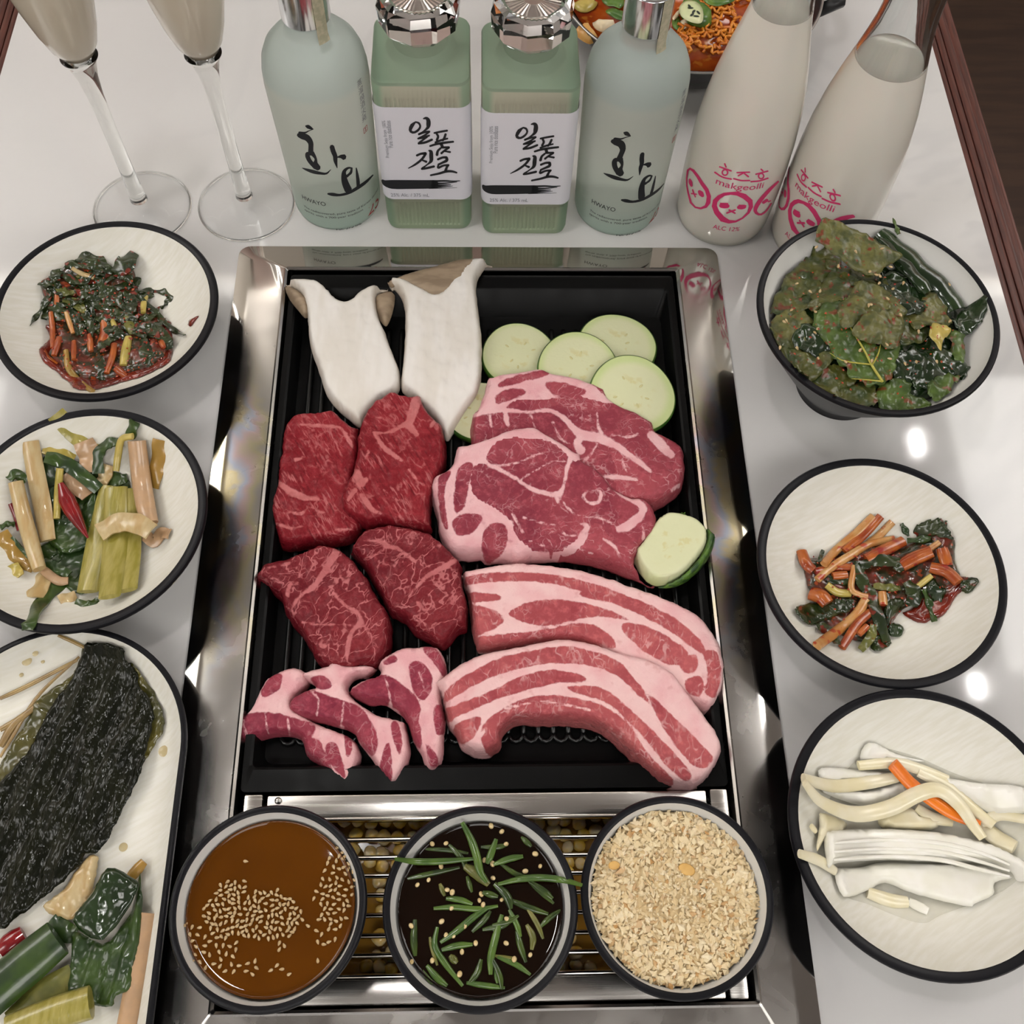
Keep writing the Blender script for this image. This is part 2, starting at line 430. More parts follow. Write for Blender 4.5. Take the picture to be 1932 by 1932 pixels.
mobj('tray', *loft([[(x * .02, y * .02, zz(GZ - .010)) for x, y, _ in bot], bot] + rings, cap0=True, cap1=True), m_iron, plate, sharp=30)
nr = 28
rx0, rx1 = px0 + .018, px1 - .018; ry0, ry1 = py0 + .032, py1 - .034
rib_v, rib_f = tube([(0, ry0 + .004, 0), (0, ry0 + .006, .0022), (0, ry0 + .012, .003)] + [(0, y, .003) for y in np.linspace(ry0 + .03, ry1 - .02, 10)] + [(0, ry1 - .008, .0022), (0, ry1 - .005, 0)], .0021, 8, 1.0)
rib_me = mobj('rib', rib_v, rib_f, m_rib, plate, loc=(rx0, 0, zz(GZ - .0052)))
for k in range(1, nr):
    share('rib', rib_me.data, plate, (rx0 + (rx1 - rx0) * k / (nr - 1), 0, zz(GZ - .0052)))
# rounded ends tie neighbouring ribs together at the front
for k in range(0, nr - 1, 1):
    xa = rx0 + (rx1 - rx0) * k / (nr - 1); w = (rx1 - rx0) / (nr - 1)
    if k == 0:
        pth = [(w / 2 + w / 2 * math.cos(a), ry0 + .006 - .006 * math.sin(a), .0012) for a in np.linspace(0, math.pi, 7)]
        bar = mobj('end_bar', *tube(pth, .0018, 6), m_rib, plate, loc=(xa, 0, zz(GZ - .0045)))
    else: share('end_bar', bar.data, plate, (xa, 0, zz(GZ - .0045)))

# front rack: rails, posts, rods; corn in the drip tray below
rack = empty('wire_rack', (0, .063, -.004), 'chrome wire rack in front of the grill plate, under three sauce bowls', 'rack')
def rp(x, y): return (x, y - .063)
RZ = lambda z: z + .004
def rbox(name, x0, x1, y0, y1, z0, z1, m, b=.001): return MB().box(x0, x1, y0 - .063, y1 - .063, RZ(z0), RZ(z1), b).obj(name, m, rack)
yr0 = P(905, 1543, -.004)[1]
rbox('rail', -.1265, .1345, .1065, .1195, -.006, -.0005, m_brush)
rbox('rail', -.1265, .1345, .0065, .0195, -.006, -.0005, m_brush)
rbox('rail_lip', -.1265, .1345, .1040, .1062, -.006, .0010, m_chrome, .0008)
rbox('post', -.1400, -.1290, .0060, .1200, -.006, .0005, m_brush)
rbox('post', .1365, .1470, .0060, .1200, -.006, .0005, m_brush)
mobj('rivet', *lathe([(.0022, 0), (.0020, .0008), (0, .0010)], 16), m_brush, rack, loc=(-.1200, .1165 - .063, RZ(-.0006)))
rod = None
for k, py in enumerate((1543, 1582, 1616, 1650, 1686, 1724, 1762, 1799, 1839)):
    y = P(905, py, -.003)[1] - .063
    if rod is None: rod = mobj('rod', *tube([(x, 0, 0) for x in np.linspace(-.130, .138, 3)], .0015, 10), m_chrome, rack, loc=(0, y, RZ(-.0028)))
    else: share('rod', rod.data, rack, (0, y, RZ(-.0028)))
m_tray = mat('tray_steel', (.22, .20, .18), .35, metal=1.0)
tray = empty('drip_tray', (.004, .063, -.040), 'steel drip tray filled with corn under the wire rack', 'tray')
b = slab_hole(-.138, .138, -.055, .055, -.136, .136, -.053, .053, 0, .024); b.box(-.138, .138, -.055, .055, 0, .001)
b.obj('pan', m_tray, tray)
m_broth = mat('corn_broth', (.30, .15, .02), .1)
MB().box(-.1355, .1355, -.0525, .0525, .001, .008).obj('broth', m_broth, tray)
m_corn = vary('corn_kernel', (.80, .50, .06), (.75, .62, .38), 90, .25, sss=.15, coat=.3)
kv, kf = lathe([(0, 0), (.0022, .0003), (.0036, .0018), (.0042, .0042), (.0040, .0062), (.0028, .0078), (0, .0084)], 10)
kv = [(x, y * .62, z - .004) for x, y, z in kv]
kern = None; rr = random.Random(5)
spots_k = []
for gx in range(31):
    for gy in range(12):
        x = -.128 + gx * .0086 + rr.uniform(-.002, .002); y = .0175 + gy * .0082 + rr.uniform(-.002, .002)
        hid = any(math.hypot(x * 1.06 - cx, y * 1.06 - .004 - cy) < .0475 for cx, cy in ((-.111, .0537), (-.0007, .052), (.1032, .056)))
        if not hid and y < .110: spots_k.append((x, y))
for x, y in spots_k:
    rot = (rr.uniform(1.0, 2.1), rr.uniform(-.5, .5), rr.uniform(0, 6.28)); z = -.0265 + rr.uniform(-.0015, .003)
    if kern is None:
        kern = mobj('corn_kernel', kv, kf, m_corn, loc=(x, y, z)); kern.rotation_euler = rot; o = kern
    else: o = share('corn_kernel', kern.data, None, (x, y, z), rot)
    s = rr.uniform(.85, 1.15); o.scale = (s, s, s)
    tag(o, 'yellow corn kernel lying under the rods of the wire rack', 'corn', 'corn kernels under the wire rack')

# ------------------------------------------------------------------ bowls
m_glaze = mat('white_glaze', (.78, .76, .68), .5, spec=.3); q = NT(m_glaze)
v = q.coord((1, 1, 1)); br = q.noise(q.coord((18, 160, 30), (0, 0, .5)), 3, 2)
q.base(q.mix(q.smooth(br, .3, .75), (.74, .72, .63), (.80, .785, .72)))
m_glaze2 = mat('white_glaze_cool', (.78, .77, .73), .45, spec=.3)
m_blk = mat('black_glaze', (.009, .009, .011), .34, spec=.16)
def bowl(name, c, R, h, rf, label, group, inner=None, foot=.006, m_in=None, cat='bowl', rim=.0056, pw=.72, wall=.0036):
    """black outside with a foot ring, white inside; inner = (r fraction, z) list, else it follows the outside"""
    e = empty(name, (c[0], c[1], c[2] if len(c) > 2 else 0.0), label, cat, group)
    out = [(0, .002), (rf - .004, .002), (rf - .003, 0), (rf, 0), (rf + .0005, foot)]
    n = 12; side = [(rf + (R - .0012 - rf) * (k / n) ** pw, foot + (h - .004 - foot) * k / n) for k in range(1, n + 1)]
    out += side + [(R, h - .0025), (R, h - .001), (R - .0008, h), (R - rim + .0006, h), (R - rim, h - .0006)]
    mobj('shell', *lathe(out, 96), m_blk, e, sharp=50)
    if inner: inn = [(R - rim, h - .0006)] + [(r * (R - rim - .0002), z) for r, z in inner]
    else:
        zs_ = np.linspace(h - .004, foot + .007, 10); inn = [(R - rim, h - .0006)] + [(max(np.interp(z, [p[1] for p in side], [p[0] for p in side]) - wall, .004), z) for z in zs_]
        r1, z1 = inn[-1]; inn += [(r1 * .93, z1 - .0015), (r1 * .8, z1 - .0026), (r1 * .5, z1 - .003), (0, z1 - .003)]
    mobj('glazed_inside', *lathe(inn[::-1], 96), m_in or m_glaze, e)
    prof = sorted([(r, z) for r, z in inn]); rs = [p for p, _ in prof]; zs = [z for _, z in prof]; z0 = e.location.z
    def zin(x, y): return z0 + float(np.interp(math.hypot(x - c[0], y - c[1]), rs, zs))
    return e, zin
HP = .044
plate_in = [(.96, HP - .0045), (.88, HP - .011), (.78, HP - .018), (.66, HP - .0245), (.52, HP - .0295), (.38, HP - .0325), (.2, HP - .034), (0, HP - .0345)]
B = {}
B['L1'] = bowl('side_dish_bowl', (-.2575, .4435), .0765, HP, .035, 'white bowl with black rim holding dark red chive kimchi, beside the wine glasses', 'white side dish bowls', plate_in)
B['L2'] = bowl('side_dish_bowl', (-.2480, .2835), .0775, HP, .035, 'white bowl with black rim holding pickled scallions and a red chilli', 'white side dish bowls', plate_in)
B['R2'] = bowl('side_dish_bowl', (.2483, .2452), .0772, HP, .035, 'white bowl with black rim holding orange-red scallion kimchi, between two bowls', 'white side dish bowls', plate_in)
B['R3'] = bowl('side_dish_bowl', (.2475, .0895), .0785, HP, .035, 'white bowl with black rim holding pickled radish and a carrot strip', 'white side dish bowls', plate_in)
HD = .085
B['D'] = bowl('deep_bowl', (.2605, .4085), .0792, HD, .031, 'deep tapered bowl, black outside, heaped with seasoned green leaves', 'white side dish bowls', m_in=m_glaze2, pw=.95, rim=.0044)
HS = .046
SZ = .0048
for k, c, t in (('S1', (-.1108, .0537), 'sauce bowl with brown sesame-topped sauce, leftmost on the wire rack'), ('S2', (-.0007, .0519), 'sauce bowl with dark soy sauce and green chilli strips, middle of the rack'), ('S3', (.1030, .0560), 'sauce bowl filled with chopped peanuts, rightmost on the wire rack')):
    B[k] = bowl('sauce_bowl', (*c, SZ), .0510, HS, .031, t, 'sauce bowls on the rack', m_in=m_glaze2, pw=.5, rim=.0040, wall=.0034)
# oval tray
tz = .030
m_tb = m_blk
def stadium(cx, cy, rx, ry0, ry1, grow, n=44):
    r = rx + grow; o = []
    for k in range(n + 1):
        a = math.pi * k / n; o.append((cx + r * math.cos(a), ry1 + grow * 0 + (r * 1.0) * math.sin(a)))
    for k in range(n + 1):
        a = math.pi + math.pi * k / n; o.append((cx + r * math.cos(a), ry0 + r * math.sin(a)))
    return o
OTX = -.2445; ORX = .0755; OY1 = .1395; OY0 = -.06
ot = empty('oval_plate', (OTX, .03, 0), 'long oval white plate with black rim holding dark kelp and leeks', 'plate')
prof = [(-.030, .003), (-.028, 0), (-.024, 0), (-.0235, .004), (-.010, .012), (-.002, .020), (0, tz - .002), (0, tz - .0006), (-.0008, tz), (-.0028, tz), (-.0034, tz - .0006)]
mobj('shell', *loft([[(x - OTX, y - .03, z) for x, y in stadium(OTX, 0, ORX, OY0, OY1, g)] for g, z in prof], cap0=True), m_blk, ot, sharp=45)
prof2 = [(-.0034, tz - .0006), (-.0060, tz - .004), (-.0095, tz - .010), (-.014, tz - .0145), (-.022, tz - .0170), (-.034, tz - .0175)]
mobj('glazed_inside', *loft([[(x - OTX, y - .03, z) for x, y in stadium(OTX, 0, ORX, OY0, OY1, g)] for g, z in prof2], cap1=True), m_glaze, ot)
OTZ = tz - .0175
def zin_oval(x, y):
    yy = min(max(y, OY0), OY1); d = math.hypot(x - OTX, y - yy)
    return float(np.interp(d, [0, ORX - .034, ORX - .022, ORX - .014, ORX - .0095, ORX - .006, ORX - .0034], [OTZ, OTZ, OTZ + .0005, OTZ + .003, OTZ + .0075, OTZ + .0135, OTZ + .0165]))
# ------------------------------------------------------------------ bottles and glasses
def ray(px, py):
    d = CAMR @ np.array([px - CPX, CPX - py, -FPX]); return np.array([0, 0, CAMH]), d / np.linalg.norm(d)
def on_round(px, py, c, rf):
    """where the sight line meets a body of revolution of radius rf(z): (angle, z)"""
    o, d = ray(px, py); z = .05
    for _ in range(40):
        r = rf(z); ox, oy = o[0] - c[0], o[1] - c[1]
        A = d[0] ** 2 + d[1] ** 2; Bq = ox * d[0] + oy * d[1]; Cq = ox * ox + oy * oy - r * r; disc = Bq * Bq - A * Cq
        if disc < 0: t = -Bq / A
        else: t = (-Bq - math.sqrt(disc)) / A
        z = .5 * z + .5 * (o[2] + t * d[2])
    p = o + t * d
    return math.atan2(p[1] - c[1], p[0] - c[0]), z
def ribbon2(st, n=16):
    """brush stroke (x, y, width) -> strip of 2-d points"""
    a = catmull([(x, y, w) for x, y, w in st], n) if len(st) > 2 else catmull(st, 6)
    p = a[:, :2]; w = np.maximum(a[:, 2], 1e-5); t = np.gradient(p, axis=0); t /= np.linalg.norm(t, axis=1)[:, None] + 1e-9; nn = np.c_[-t[:, 1], t[:, 0]]
    # rounded ends
    e0 = p[0] - t[0] * w[0] * .35; e1 = p[-1] + t[-1] * w[-1] * .35
    P2 = np.vstack([e0, p, e1]); W2 = np.r_[w[0] * .45, w, w[-1] * .45]; N2 = np.vstack([nn[:1], nn, nn[-1:]])
    v = []; f = []
    for q, ww, k in zip(P2, W2, N2): v += [q - k * ww / 2, q, q + k * ww / 2]
    for i in range(len(P2) - 1):
        for j in (0, 1): f.append((3 * i + j, 3 * i + j + 1, 3 * i + 4 + j, 3 * i + 3 + j))
    return v, f
def print_strokes(strokes, tr, mapper):
    V = []; Fc = []
    for st in strokes:
        s2 = [(*tr([(x, y)])[0], w) for x, y, w in st]
        sc = np.hypot(*(np.array(tr([(1, 0)])[0]) - np.array(tr([(0, 0)])[0])))
        v, f = ribbon2([(x, y, w * sc) for x, y, w in s2]); n = len(V)
        V += [mapper(p[0], p[1]) for p in v]; Fc += [tuple(i + n for i in q) for q in f]
    return V, Fc
def text_mesh(body, size=1.0):
    cu = bpy.data.curves.new('lettering', 'FONT'); cu.body = body; cu.size = size; cu.resolution_u = 3
    o = bpy.data.objects.new('lettering', cu); COL.objects.link(o); bpy.context.view_layer.update()
    me = bpy.data.meshes.new_from_object(o.evaluated_get(bpy.context.evaluated_depsgraph_get()))
    v = np.array([x.co[:] for x in me.vertices]) if len(me.vertices) else np.zeros((0, 3)); f = [tuple(p.vertices) for p in me.polygons]
    bpy.data.objects.remove(o); bpy.data.curves.remove(cu); bpy.data.meshes.remove(me); return v, f
def fit_text(body, u0, u1, v0, hgt=None, slant=0.0):
    """lettering from u0 to u1 (metres along the surface) on base line v0"""
    v, f = text_mesh(body); lo, hi = v.min(0), v.max(0); s = (u1 - u0) / (hi[0] - lo[0]); sy = s if hgt is None else hgt / (hi[1] - lo[1])
    return [(u0 + (p[0] - lo[0]) * s + slant * p[1] * sy, v0 + p[1] * sy) for p in v], f
m_ink = mat('black_ink', (.012, .014, .018), .5)
m_grey_ink = mat('grey_ink', (.28, .29, .32), .6)
m_red_ink = mat('red_ink', (.45, .02, .03), .5)
m_pink_ink = mat('pink_ink', (.72, .04, .17), .5)
m_alu = mat('silver_cap', (.72, .73, .75), .16, metal=1.0)

# --- frosted cylinder bottles
m_frost = mat('frosted_glass', (.70, .84, .80), .33, trans=.55, ior=1.12); q = NT(m_frost)
sep = q.n('ShaderNodeSeparateXYZ'); q.l(q.coord(), sep.inputs[0]); liq = q.smooth(sep.outputs[2], .122, .131)
q.base(q.mix(liq, q.mix(q.smooth(sep.outputs[2], .0, .04), (.66, .80, .71), (.76, .80, .73)), (.66, .75, .71)))
hw_prof = [(0, .003), (.024, .002), (.029, 0), (.0322, .0012), (.0334, .005), (.0337, .012), (.0343, .04), (.0351, .075), (.0358, .10), (.0362, .118), (.0358, .128), (.0342, .137), (.0310, .1445), (.0262, .1500), (.0205, .1535), (.0172, .1555), (.0156, .1575), (.0148, .161), (.0146, .170)]
hw_r = lambda z: float(np.interp(z, [p[1] for p in hw_prof[3:]], [p[0] for p in hw_prof[3:]]))
C1 = (-.1112, .5825); C2 = (.1092, .5780)
hw = empty('soju_bottle', (*C1, 0), 'frosted pale blue bottle with black brush lettering, beside the wine glasses', 'bottle', 'frosted cylinder bottles')
mobj('glass_body', *lathe(hw_prof + [(.0, .170)], 80), m_frost, hw)
cap = mobj('cap', *lathe([(0, .166), (.0158, .166), (.0160, .1668), (.0160, .1930), (.0155, .1936), (.0150, .1938), (0, .1938)], 64), m_alu, hw, sharp=30)
mobj('cap_top', *lathe([(0, .1939), (.0146, .1939), (.0144, .1942), (0, .1942)], 48), mat('cap_white', (.85, .85, .84), .4), cap)
vv, ff = lathe([(.0162, .150), (.0164, .192)], 64)
# hologram seal strip over the cap at the side
st = []; sf = []
for k, a in enumerate(np.radians(np.linspace(-62, -32, 5))):
    for z, r in ((.150, .0192), (.156, .0172), (.1605, .0163), (.168, .0164), (.1935, .0164)): st.append((r * math.cos(a), r * math.sin(a), z))
for k in range(4):
    for j in range(4): sf.append((k * 5 + j, (k + 1) * 5 + j, (k + 1) * 5 + j + 1, k * 5 + j + 1))
sl = mobj('seal_strip', st, sf, vary('hologram_strip', (.42, .40, .28), (.55, .50, .36), 300, .25), hw)
def hw_map(px, py):
    a, z = on_round(px, py, C1, hw_r); r = hw_r(z) + .00025; return (r * math.cos(a), r * math.sin(a), z)
T1 = Q(550, 220, .11385)
HWA = [[(240, 152, 30), (272, 162, 62), (312, 182, 52), (362, 206, 12)], [(358, 206, 10), (290, 232, 16), (225, 262, 30), (130, 262, 40)],
       [(118, 300, 70), (180, 318, 105), (262, 350, 105), (318, 430, 88), (322, 520, 82), (318, 610, 90)],
       [(270, 610, 80), (270, 660, 75), (310, 740, 70), (400, 840, 70)], [(340, 600, 80), (385, 660, 50), (404, 710, 42), (400, 780, 80), (440, 850, 95)],
       [(180, 848, 10), (260, 878, 42), (370, 912, 60), (480, 935, 45), (580, 938, 32), (652, 872, 8)],
       [(668, 492, 76), (690, 570, 80), (722, 650, 74), (728, 730, 64), (755, 846, 12)], [(765, 668, 22), (820, 658, 60), (868, 668, 98)],
       [(1002, 850, 22), (935, 848, 36), (872, 905, 62), (868, 1000, 92), (890, 1100, 112), (940, 1215, 125)], [(995, 850, 30), (982, 920, 44), (945, 960, 40), (912, 985, 50)],
       [(1070, 848, 18), (1086, 960, 46), (1100, 1080, 58), (1100, 1165, 50)],
       [(604, 1275, 28), (680, 1285, 56), (800, 1296, 40), (950, 1258, 48), (1100, 1172, 56), (1230, 1080, 48), (1345, 966, 20)]]
mobj('brush_lettering', *print_strokes(HWA, T1, hw_map), m_ink, hw)
def hw_text(body, pl, pr, m, hgt, name='small_lettering', slant=0.0):
    a0, z0 = on_round(*T1([pl])[0], C1, hw_r); a1, z1 = on_round(*T1([pr])[0], C1, hw_r); r = hw_r((z0 + z1) / 2)
    z = (z0 + z1) / 2
    uv, f = fit_text(body, a0 * r, a1 * r, z, hgt, slant)
    mobj(name, [((r + .0003) * math.cos(u / r), (r + .0003) * math.sin(u / r), w) for u, w in uv], f, m, hw, smooth=False)
hw_text('HWAYO', (190, 1355), (572, 1475), m_ink, .0042)
hw_text('The rediscovered, pure taste of Korean distilled', (205, 1455), (1428, 1235), m_ink, .0026)
hw_text('spirits with a 700-year tradition', (225, 1545), (1182, 1548), m_ink, .0026)
hw_text('Vol. 375 mL', (722, 1868), (1162, 1785), m_ink, .0036)
hw_text('25', (1255, 1590), (1420, 1500), m_red_ink, .0105, 'red_numeral', .25)
a0, zt = on_round(674, 158, C1, hw_r); a1, zb = on_round(687, 228, C1, hw_r)
V = []; Fc = []
for k, ch in enumerate('蒸溜燒酒火堯'):
    v, f = text_mesh(ch)
    if len(v) == 0: continue
    s = .0055 / max(v[:, 1].max() - v[:, 1].min(), v[:, 0].max() - v[:, 0].min()); z0 = zt - k * (zt - zb) / 5.6; r = hw_r(z0) + .0003; n = len(V)
    V += [(r * math.cos(a1 + (p[0] * s - .0028) / r), r * math.sin(a1 + (p[0] * s - .0028) / r), z0 + p[1] * s - .003) for p in v]; Fc += [tuple(i + n for i in q) for q in f]
mobj('side_lettering', V, Fc, m_grey_ink, hw, smooth=False)
r = hw_r(zb) + .0003; ring_ = []
sq = [[(-2.2, -2.2, .5), (2.2, -2.2, .5)], [(2.2, -2.2, .5), (2.2, 2.2, .5)], [(2.2, 2.2, .5), (-2.2, 2.2, .5)], [(-2.2, 2.2, .5), (-2.2, -2.2, .5)], [(-1, 1, .5), (1, 1, .5)], [(0, 1.5, .5), (0, -1.5, .5)], [(-1, -1, .5), (1, -.6, .5)]]
V, Fc = [], []
for s_ in sq:
    v, f = ribbon2([(x * .001, y * .001, w * .001) for x, y, w in s_]); n = len(V); 
    V += [(r * math.cos(a1 + p[0] / r), r * math.sin(a1 + p[0] / r), zb - .0075 + p[1]) for p in v]; Fc += [tuple(i + n for i in q) for q in f]
mobj('red_seal', V, Fc, m_red_ink, hw, smooth=False)
hw2 = copy_tree(hw); hw2.location = (*C2, 0)
aA, _ = on_round(*T1([(700, 600)])[0], C1, hw_r); aB, _ = on_round(1210, 305, C2, hw_r); hw2.rotation_euler = (0, 0, aB - aA)
hw2['label'] = 'frosted pale blue bottle with black brush lettering, in front of the red stew pot'

# --- square green bottles with clear faceted stoppers
m_green = mat('green_frosted_glass', (.40, .58, .42), .30, trans=.55, ior=1.12); q = NT(m_green)
sep = q.n('ShaderNodeSeparateXYZ'); q.l(q.coord(), sep.inputs[0]); zz_ = sep.outputs[2]
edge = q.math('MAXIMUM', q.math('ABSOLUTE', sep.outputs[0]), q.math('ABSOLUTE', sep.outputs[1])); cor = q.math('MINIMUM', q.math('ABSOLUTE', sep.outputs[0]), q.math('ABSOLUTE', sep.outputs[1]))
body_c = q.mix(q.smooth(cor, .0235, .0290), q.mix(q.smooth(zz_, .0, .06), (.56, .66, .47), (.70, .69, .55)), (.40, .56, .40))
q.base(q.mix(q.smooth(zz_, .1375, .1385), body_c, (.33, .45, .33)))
def rsq(h, r, n=8):
    return rrect(-h, h, -h, h, r, n)
def jsec(h, z, rib, r=.0085, m=64):
    """rounded square with fine vertical flutes on its flat faces"""
    o = []
    pts = rrect(-h, h, -h, h, r, 6)
    dens = []
    for a, b in zip(pts, pts[1:] + pts[:1]):
        L = math.hypot(b[0] - a[0], b[1] - a[1]); k = m if L > .01 else 1
        for i in range(k): dens.append((a[0] + (b[0] - a[0]) * i / k, a[1] + (b[1] - a[1]) * i / k, L > .01, i / k, (a, b)))
    for x, y, flat, t, (a, b) in dens:
        if flat and rib:
            L = math.hypot(b[0] - a[0], b[1] - a[1]); nx, ny = (b[1] - a[1]) / L, -(b[0] - a[0]) / L
            d = -rib * (.5 - .5 * math.cos(2 * math.pi * 16 * t)); x += nx * d; y += ny * d
        o.append((x, y, z))
    return o
JH = .0331
jr = []
for h, z, rb in ((.026, .0015, 0), (.0295, 0, 0), (.0318, .0015, 0), (.0325, .005, 0), (.0326, .0065, 0), (.0326, .0075, .0012), (.0327, .030, .0012), (.0327, .0315, 0), (.0330, .031 + .001, 0), (.0330, .106, 0), (.0329, .1075, .0012), (.0329, .127, .0012), (.0330, .129, 0), (.0330, .1375, 0), (.0322, .1400, 0), (.0300, .1412, 0)):
    jr.append(jsec(h, z, rb))
ns = len(jr[0])
def to_circle(sec, r, z):
    return [(r * math.cos(math.atan2(p[1], p[0])), r * math.sin(math.atan2(p[1], p[0])), z) for p in sec]
jr += [to_circle(jr[0], .0245, .1416), to_circle(jr[0], .0225, .1428), to_circle(jr[0], .0205, .1460), to_circle(jr[0], .0185, .1480), to_circle(jr[0], .0180, .1560)]
J1 = (-.0385, .5835); J2 = (.0350, .5790)
jb = empty('soju_bottle', (*J1, 0), 'square green frosted bottle with white label and clear faceted stopper, next to the wine glass side bottle', 'bottle', 'square green bottles')
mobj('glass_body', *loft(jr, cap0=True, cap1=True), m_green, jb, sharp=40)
# stopper: clear twelve-sided block with a fluted top
m_clear = mat('clear_plastic', (.96, .97, .98), .03, trans=1.0, ior=1.45)
def ngon(r, z, n=10, ph=.16): return [(r * math.cos(2 * math.pi * k / n + ph), r * math.sin(2 * math.pi * k / n + ph), z) for k in range(n)]
sp = mobj('stopper', *loft([ngon(.0205, .1575), ngon(.0266, .1640), ngon(.0274, .1760), ngon(.0254, .1820), ngon(.0215, .1845), ngon(.0195, .1836)], cap0=True, cap1=True), m_clear, jb, smooth=False)
cv, cf = [], []
for k in range(72):
    a = 2 * math.pi * k / 72; r1 = .0186 if k % 2 else .0176; cv.append((r1 * math.cos(a), r1 * math.sin(a)))
mobj('stopper_core', *loft([[(x * .98, y * .98, .1795) for x, y in cv], [(x, y, .1806) for x, y in cv], [(x * .35, y * .35, .1822) for x, y in cv]], cap0=True, cap1=True), mat('stopper_silver', (.85, .80, .76), .12, metal=1.0), sp, smooth=False)
# white paper label wrapped round the front
_, dd = ray(0, 0)
def on_front(px, py, y):
    o, d = ray(px, py); t = (y - o[1]) / d[1]; p = o + t * d; return p[0], p[2]
yf = J1[1] - JH - .0004
_, zl1 = on_front(800, 203, yf); _, zl0 = on_front(800, 376, yf)
m_paper = mat('label_paper', (.80, .80, .86), .55)
pth = [(-JH - .0005, -.012)] + [(x, y) for x, y in rrect(-JH - .0004, JH + .0004, -JH - .0004, JH + .0004, .0088, 8) if y < -.02 and x < 0] + [(0, -JH - .0004)] + [(x, y) for x, y in rrect(-JH - .0004, JH + .0004, -JH - .0004, JH + .0004, .0088, 8) if y < -.02 and x > 0] + [(JH + .0005, -.012)]
lv = []; lf = []; n = len(pth)
for i, (x, y) in enumerate(pth):
    dz = .006 if i in (0, n - 1) else 0.0
    lv += [(x, y, zl0 + dz), (x, y, zl1 - dz * .3)]
for i in range(n - 1): lf.append((2 * i, 2 * i + 2, 2 * i + 3, 2 * i + 1))
lab = mobj('label', lv, lf, m_paper, jb)
T2 = Q(760, 200, .09831)
JIN = [[(245, 302, 26), (175, 370, 74), (142, 465, 58), (205, 505, 46), (290, 462, 46), (335, 390, 38), (305, 322, 40), (240, 302, 30)],
       [(395, 238, 26), (450, 228, 56), (488, 270, 78), (492, 350, 86), (475, 415, 56), (390, 485, 24), (305, 540, 36)],
       [(305, 538, 40), (405, 500, 46), (512, 486, 40)], [(512, 490, 34), (420, 555, 36), (290, 622, 34)], [(295, 620, 36), (400, 598, 46), (508, 562, 38)], [(470, 590, 30), (380, 650, 38), (305, 712, 44)], [(300, 715, 42), (430, 694, 46), (562, 640, 44)],
       [(602, 514, 36), (720, 490, 40), (852, 468, 40)], [(645, 520, 40), (676, 580, 46), (652, 650, 46)], [(822, 535, 46), (800, 600, 46), (766, 658, 40)], [(622, 694, 38), (740, 650, 40), (860, 620, 32)],
       [(522, 764, 40), (640, 728, 44), (800, 700, 46), (970, 680, 40)], [(735, 722, 60), (765, 790, 55)], [(655, 935, 56), (672, 860, 46), (725, 805, 40)], [(740, 790, 40), (888, 790, 44)], [(888, 792, 40), (800, 852, 40), (738, 905, 44)], [(800, 862, 32), (910, 880, 40)],
       [(268, 945, 44), (350, 912, 44), (440, 905, 54)], [(440, 908, 52), (370, 1012, 46), (250, 1110, 42), (108, 1190, 16)], [(375, 1035, 30), (452, 1066, 48)],
       [(500, 850, 30), (540, 872, 66), (545, 960, 78), (542, 1050, 66), (475, 1115, 28), (372, 1190, 36)], [(362, 1202, 42), (450, 1190, 44), (600, 1155, 46)],
       [(672, 1020, 44), (760, 985, 44), (838, 980, 46)], [(838, 982, 54), (842, 1040, 58), (762, 1082, 44), (682, 1120, 42)], [(680, 1130, 34), (682, 1180, 44), (780, 1138, 40), (880, 1130, 40)], [(872, 1135, 40), (845, 1170, 46), (820, 1242, 56)], [(532, 1325, 34), (700, 1290, 44), (830, 1252, 50), (940, 1250, 44), (1035, 1275, 34)],
       [(-395, 1420, 40), (-340, 1470, 110), (-200, 1500, 170), (100, 1502, 172), (400, 1500, 165), (620, 1497, 160)], [(560, 1440, 40), (800, 1432, 34), (950, 1440, 28), (1098, 1430, 14)], [(560, 1475, 40), (760, 1480, 30), (1040, 1455, 10)], [(560, 1520, 50), (740, 1518, 34), (920, 1506, 14)], [(560, 1556, 40), (760, 1548, 24), (960, 1530, 8)], [(500, 1575, 20), (760, 1574, 10), (1040, 1563, 6)]]
def j_map(px, py):
    x, z = on_front(px, py, yf); return (x - J1[0], yf - J1[1] - .00025, z)
mobj('brush_lettering', *print_strokes(JIN, T2, j_map), m_ink, jb)
def j_text(body, pl, pr, m, hgt, rot=False):
    (x0, z0), (x1, z1) = on_front(*pl, yf), on_front(*pr, yf)
    if not rot:
        uv, f = fit_text(body, x0 - J1[0], x1 - J1[0], (z0 + z1) / 2, hgt); V = [(u, yf - J1[1] - .0003, w) for u, w in uv]
    else:
        uv, f = fit_text(body, z0, z1, 0, hgt); V = [((x0 + x1) / 2 - J1[0] - w, yf - J1[1] - .0003, u) for u, w in uv]
    mobj('small_lettering', V, f, m, jb, smooth=False)
j_text('25% Alc. / 375 mL', (738, 372), (810, 369), m_grey_ink, .0034)
j_text('Premium Soju from 100%', (733, 297), (728, 227), m_grey_ink, .0032, True)
j_text('Pure rice distillates', (741, 278), (737, 227), m_grey_ink, .0032, True)
jb['label'] = 'square green bottle with white label, next to the leftmost frosted bottle'
jb2 = copy_tree(jb); jb2.location = (*J2, 0); jb2['label'] = 'square green bottle with white label, between its twin and the right frosted bottle'

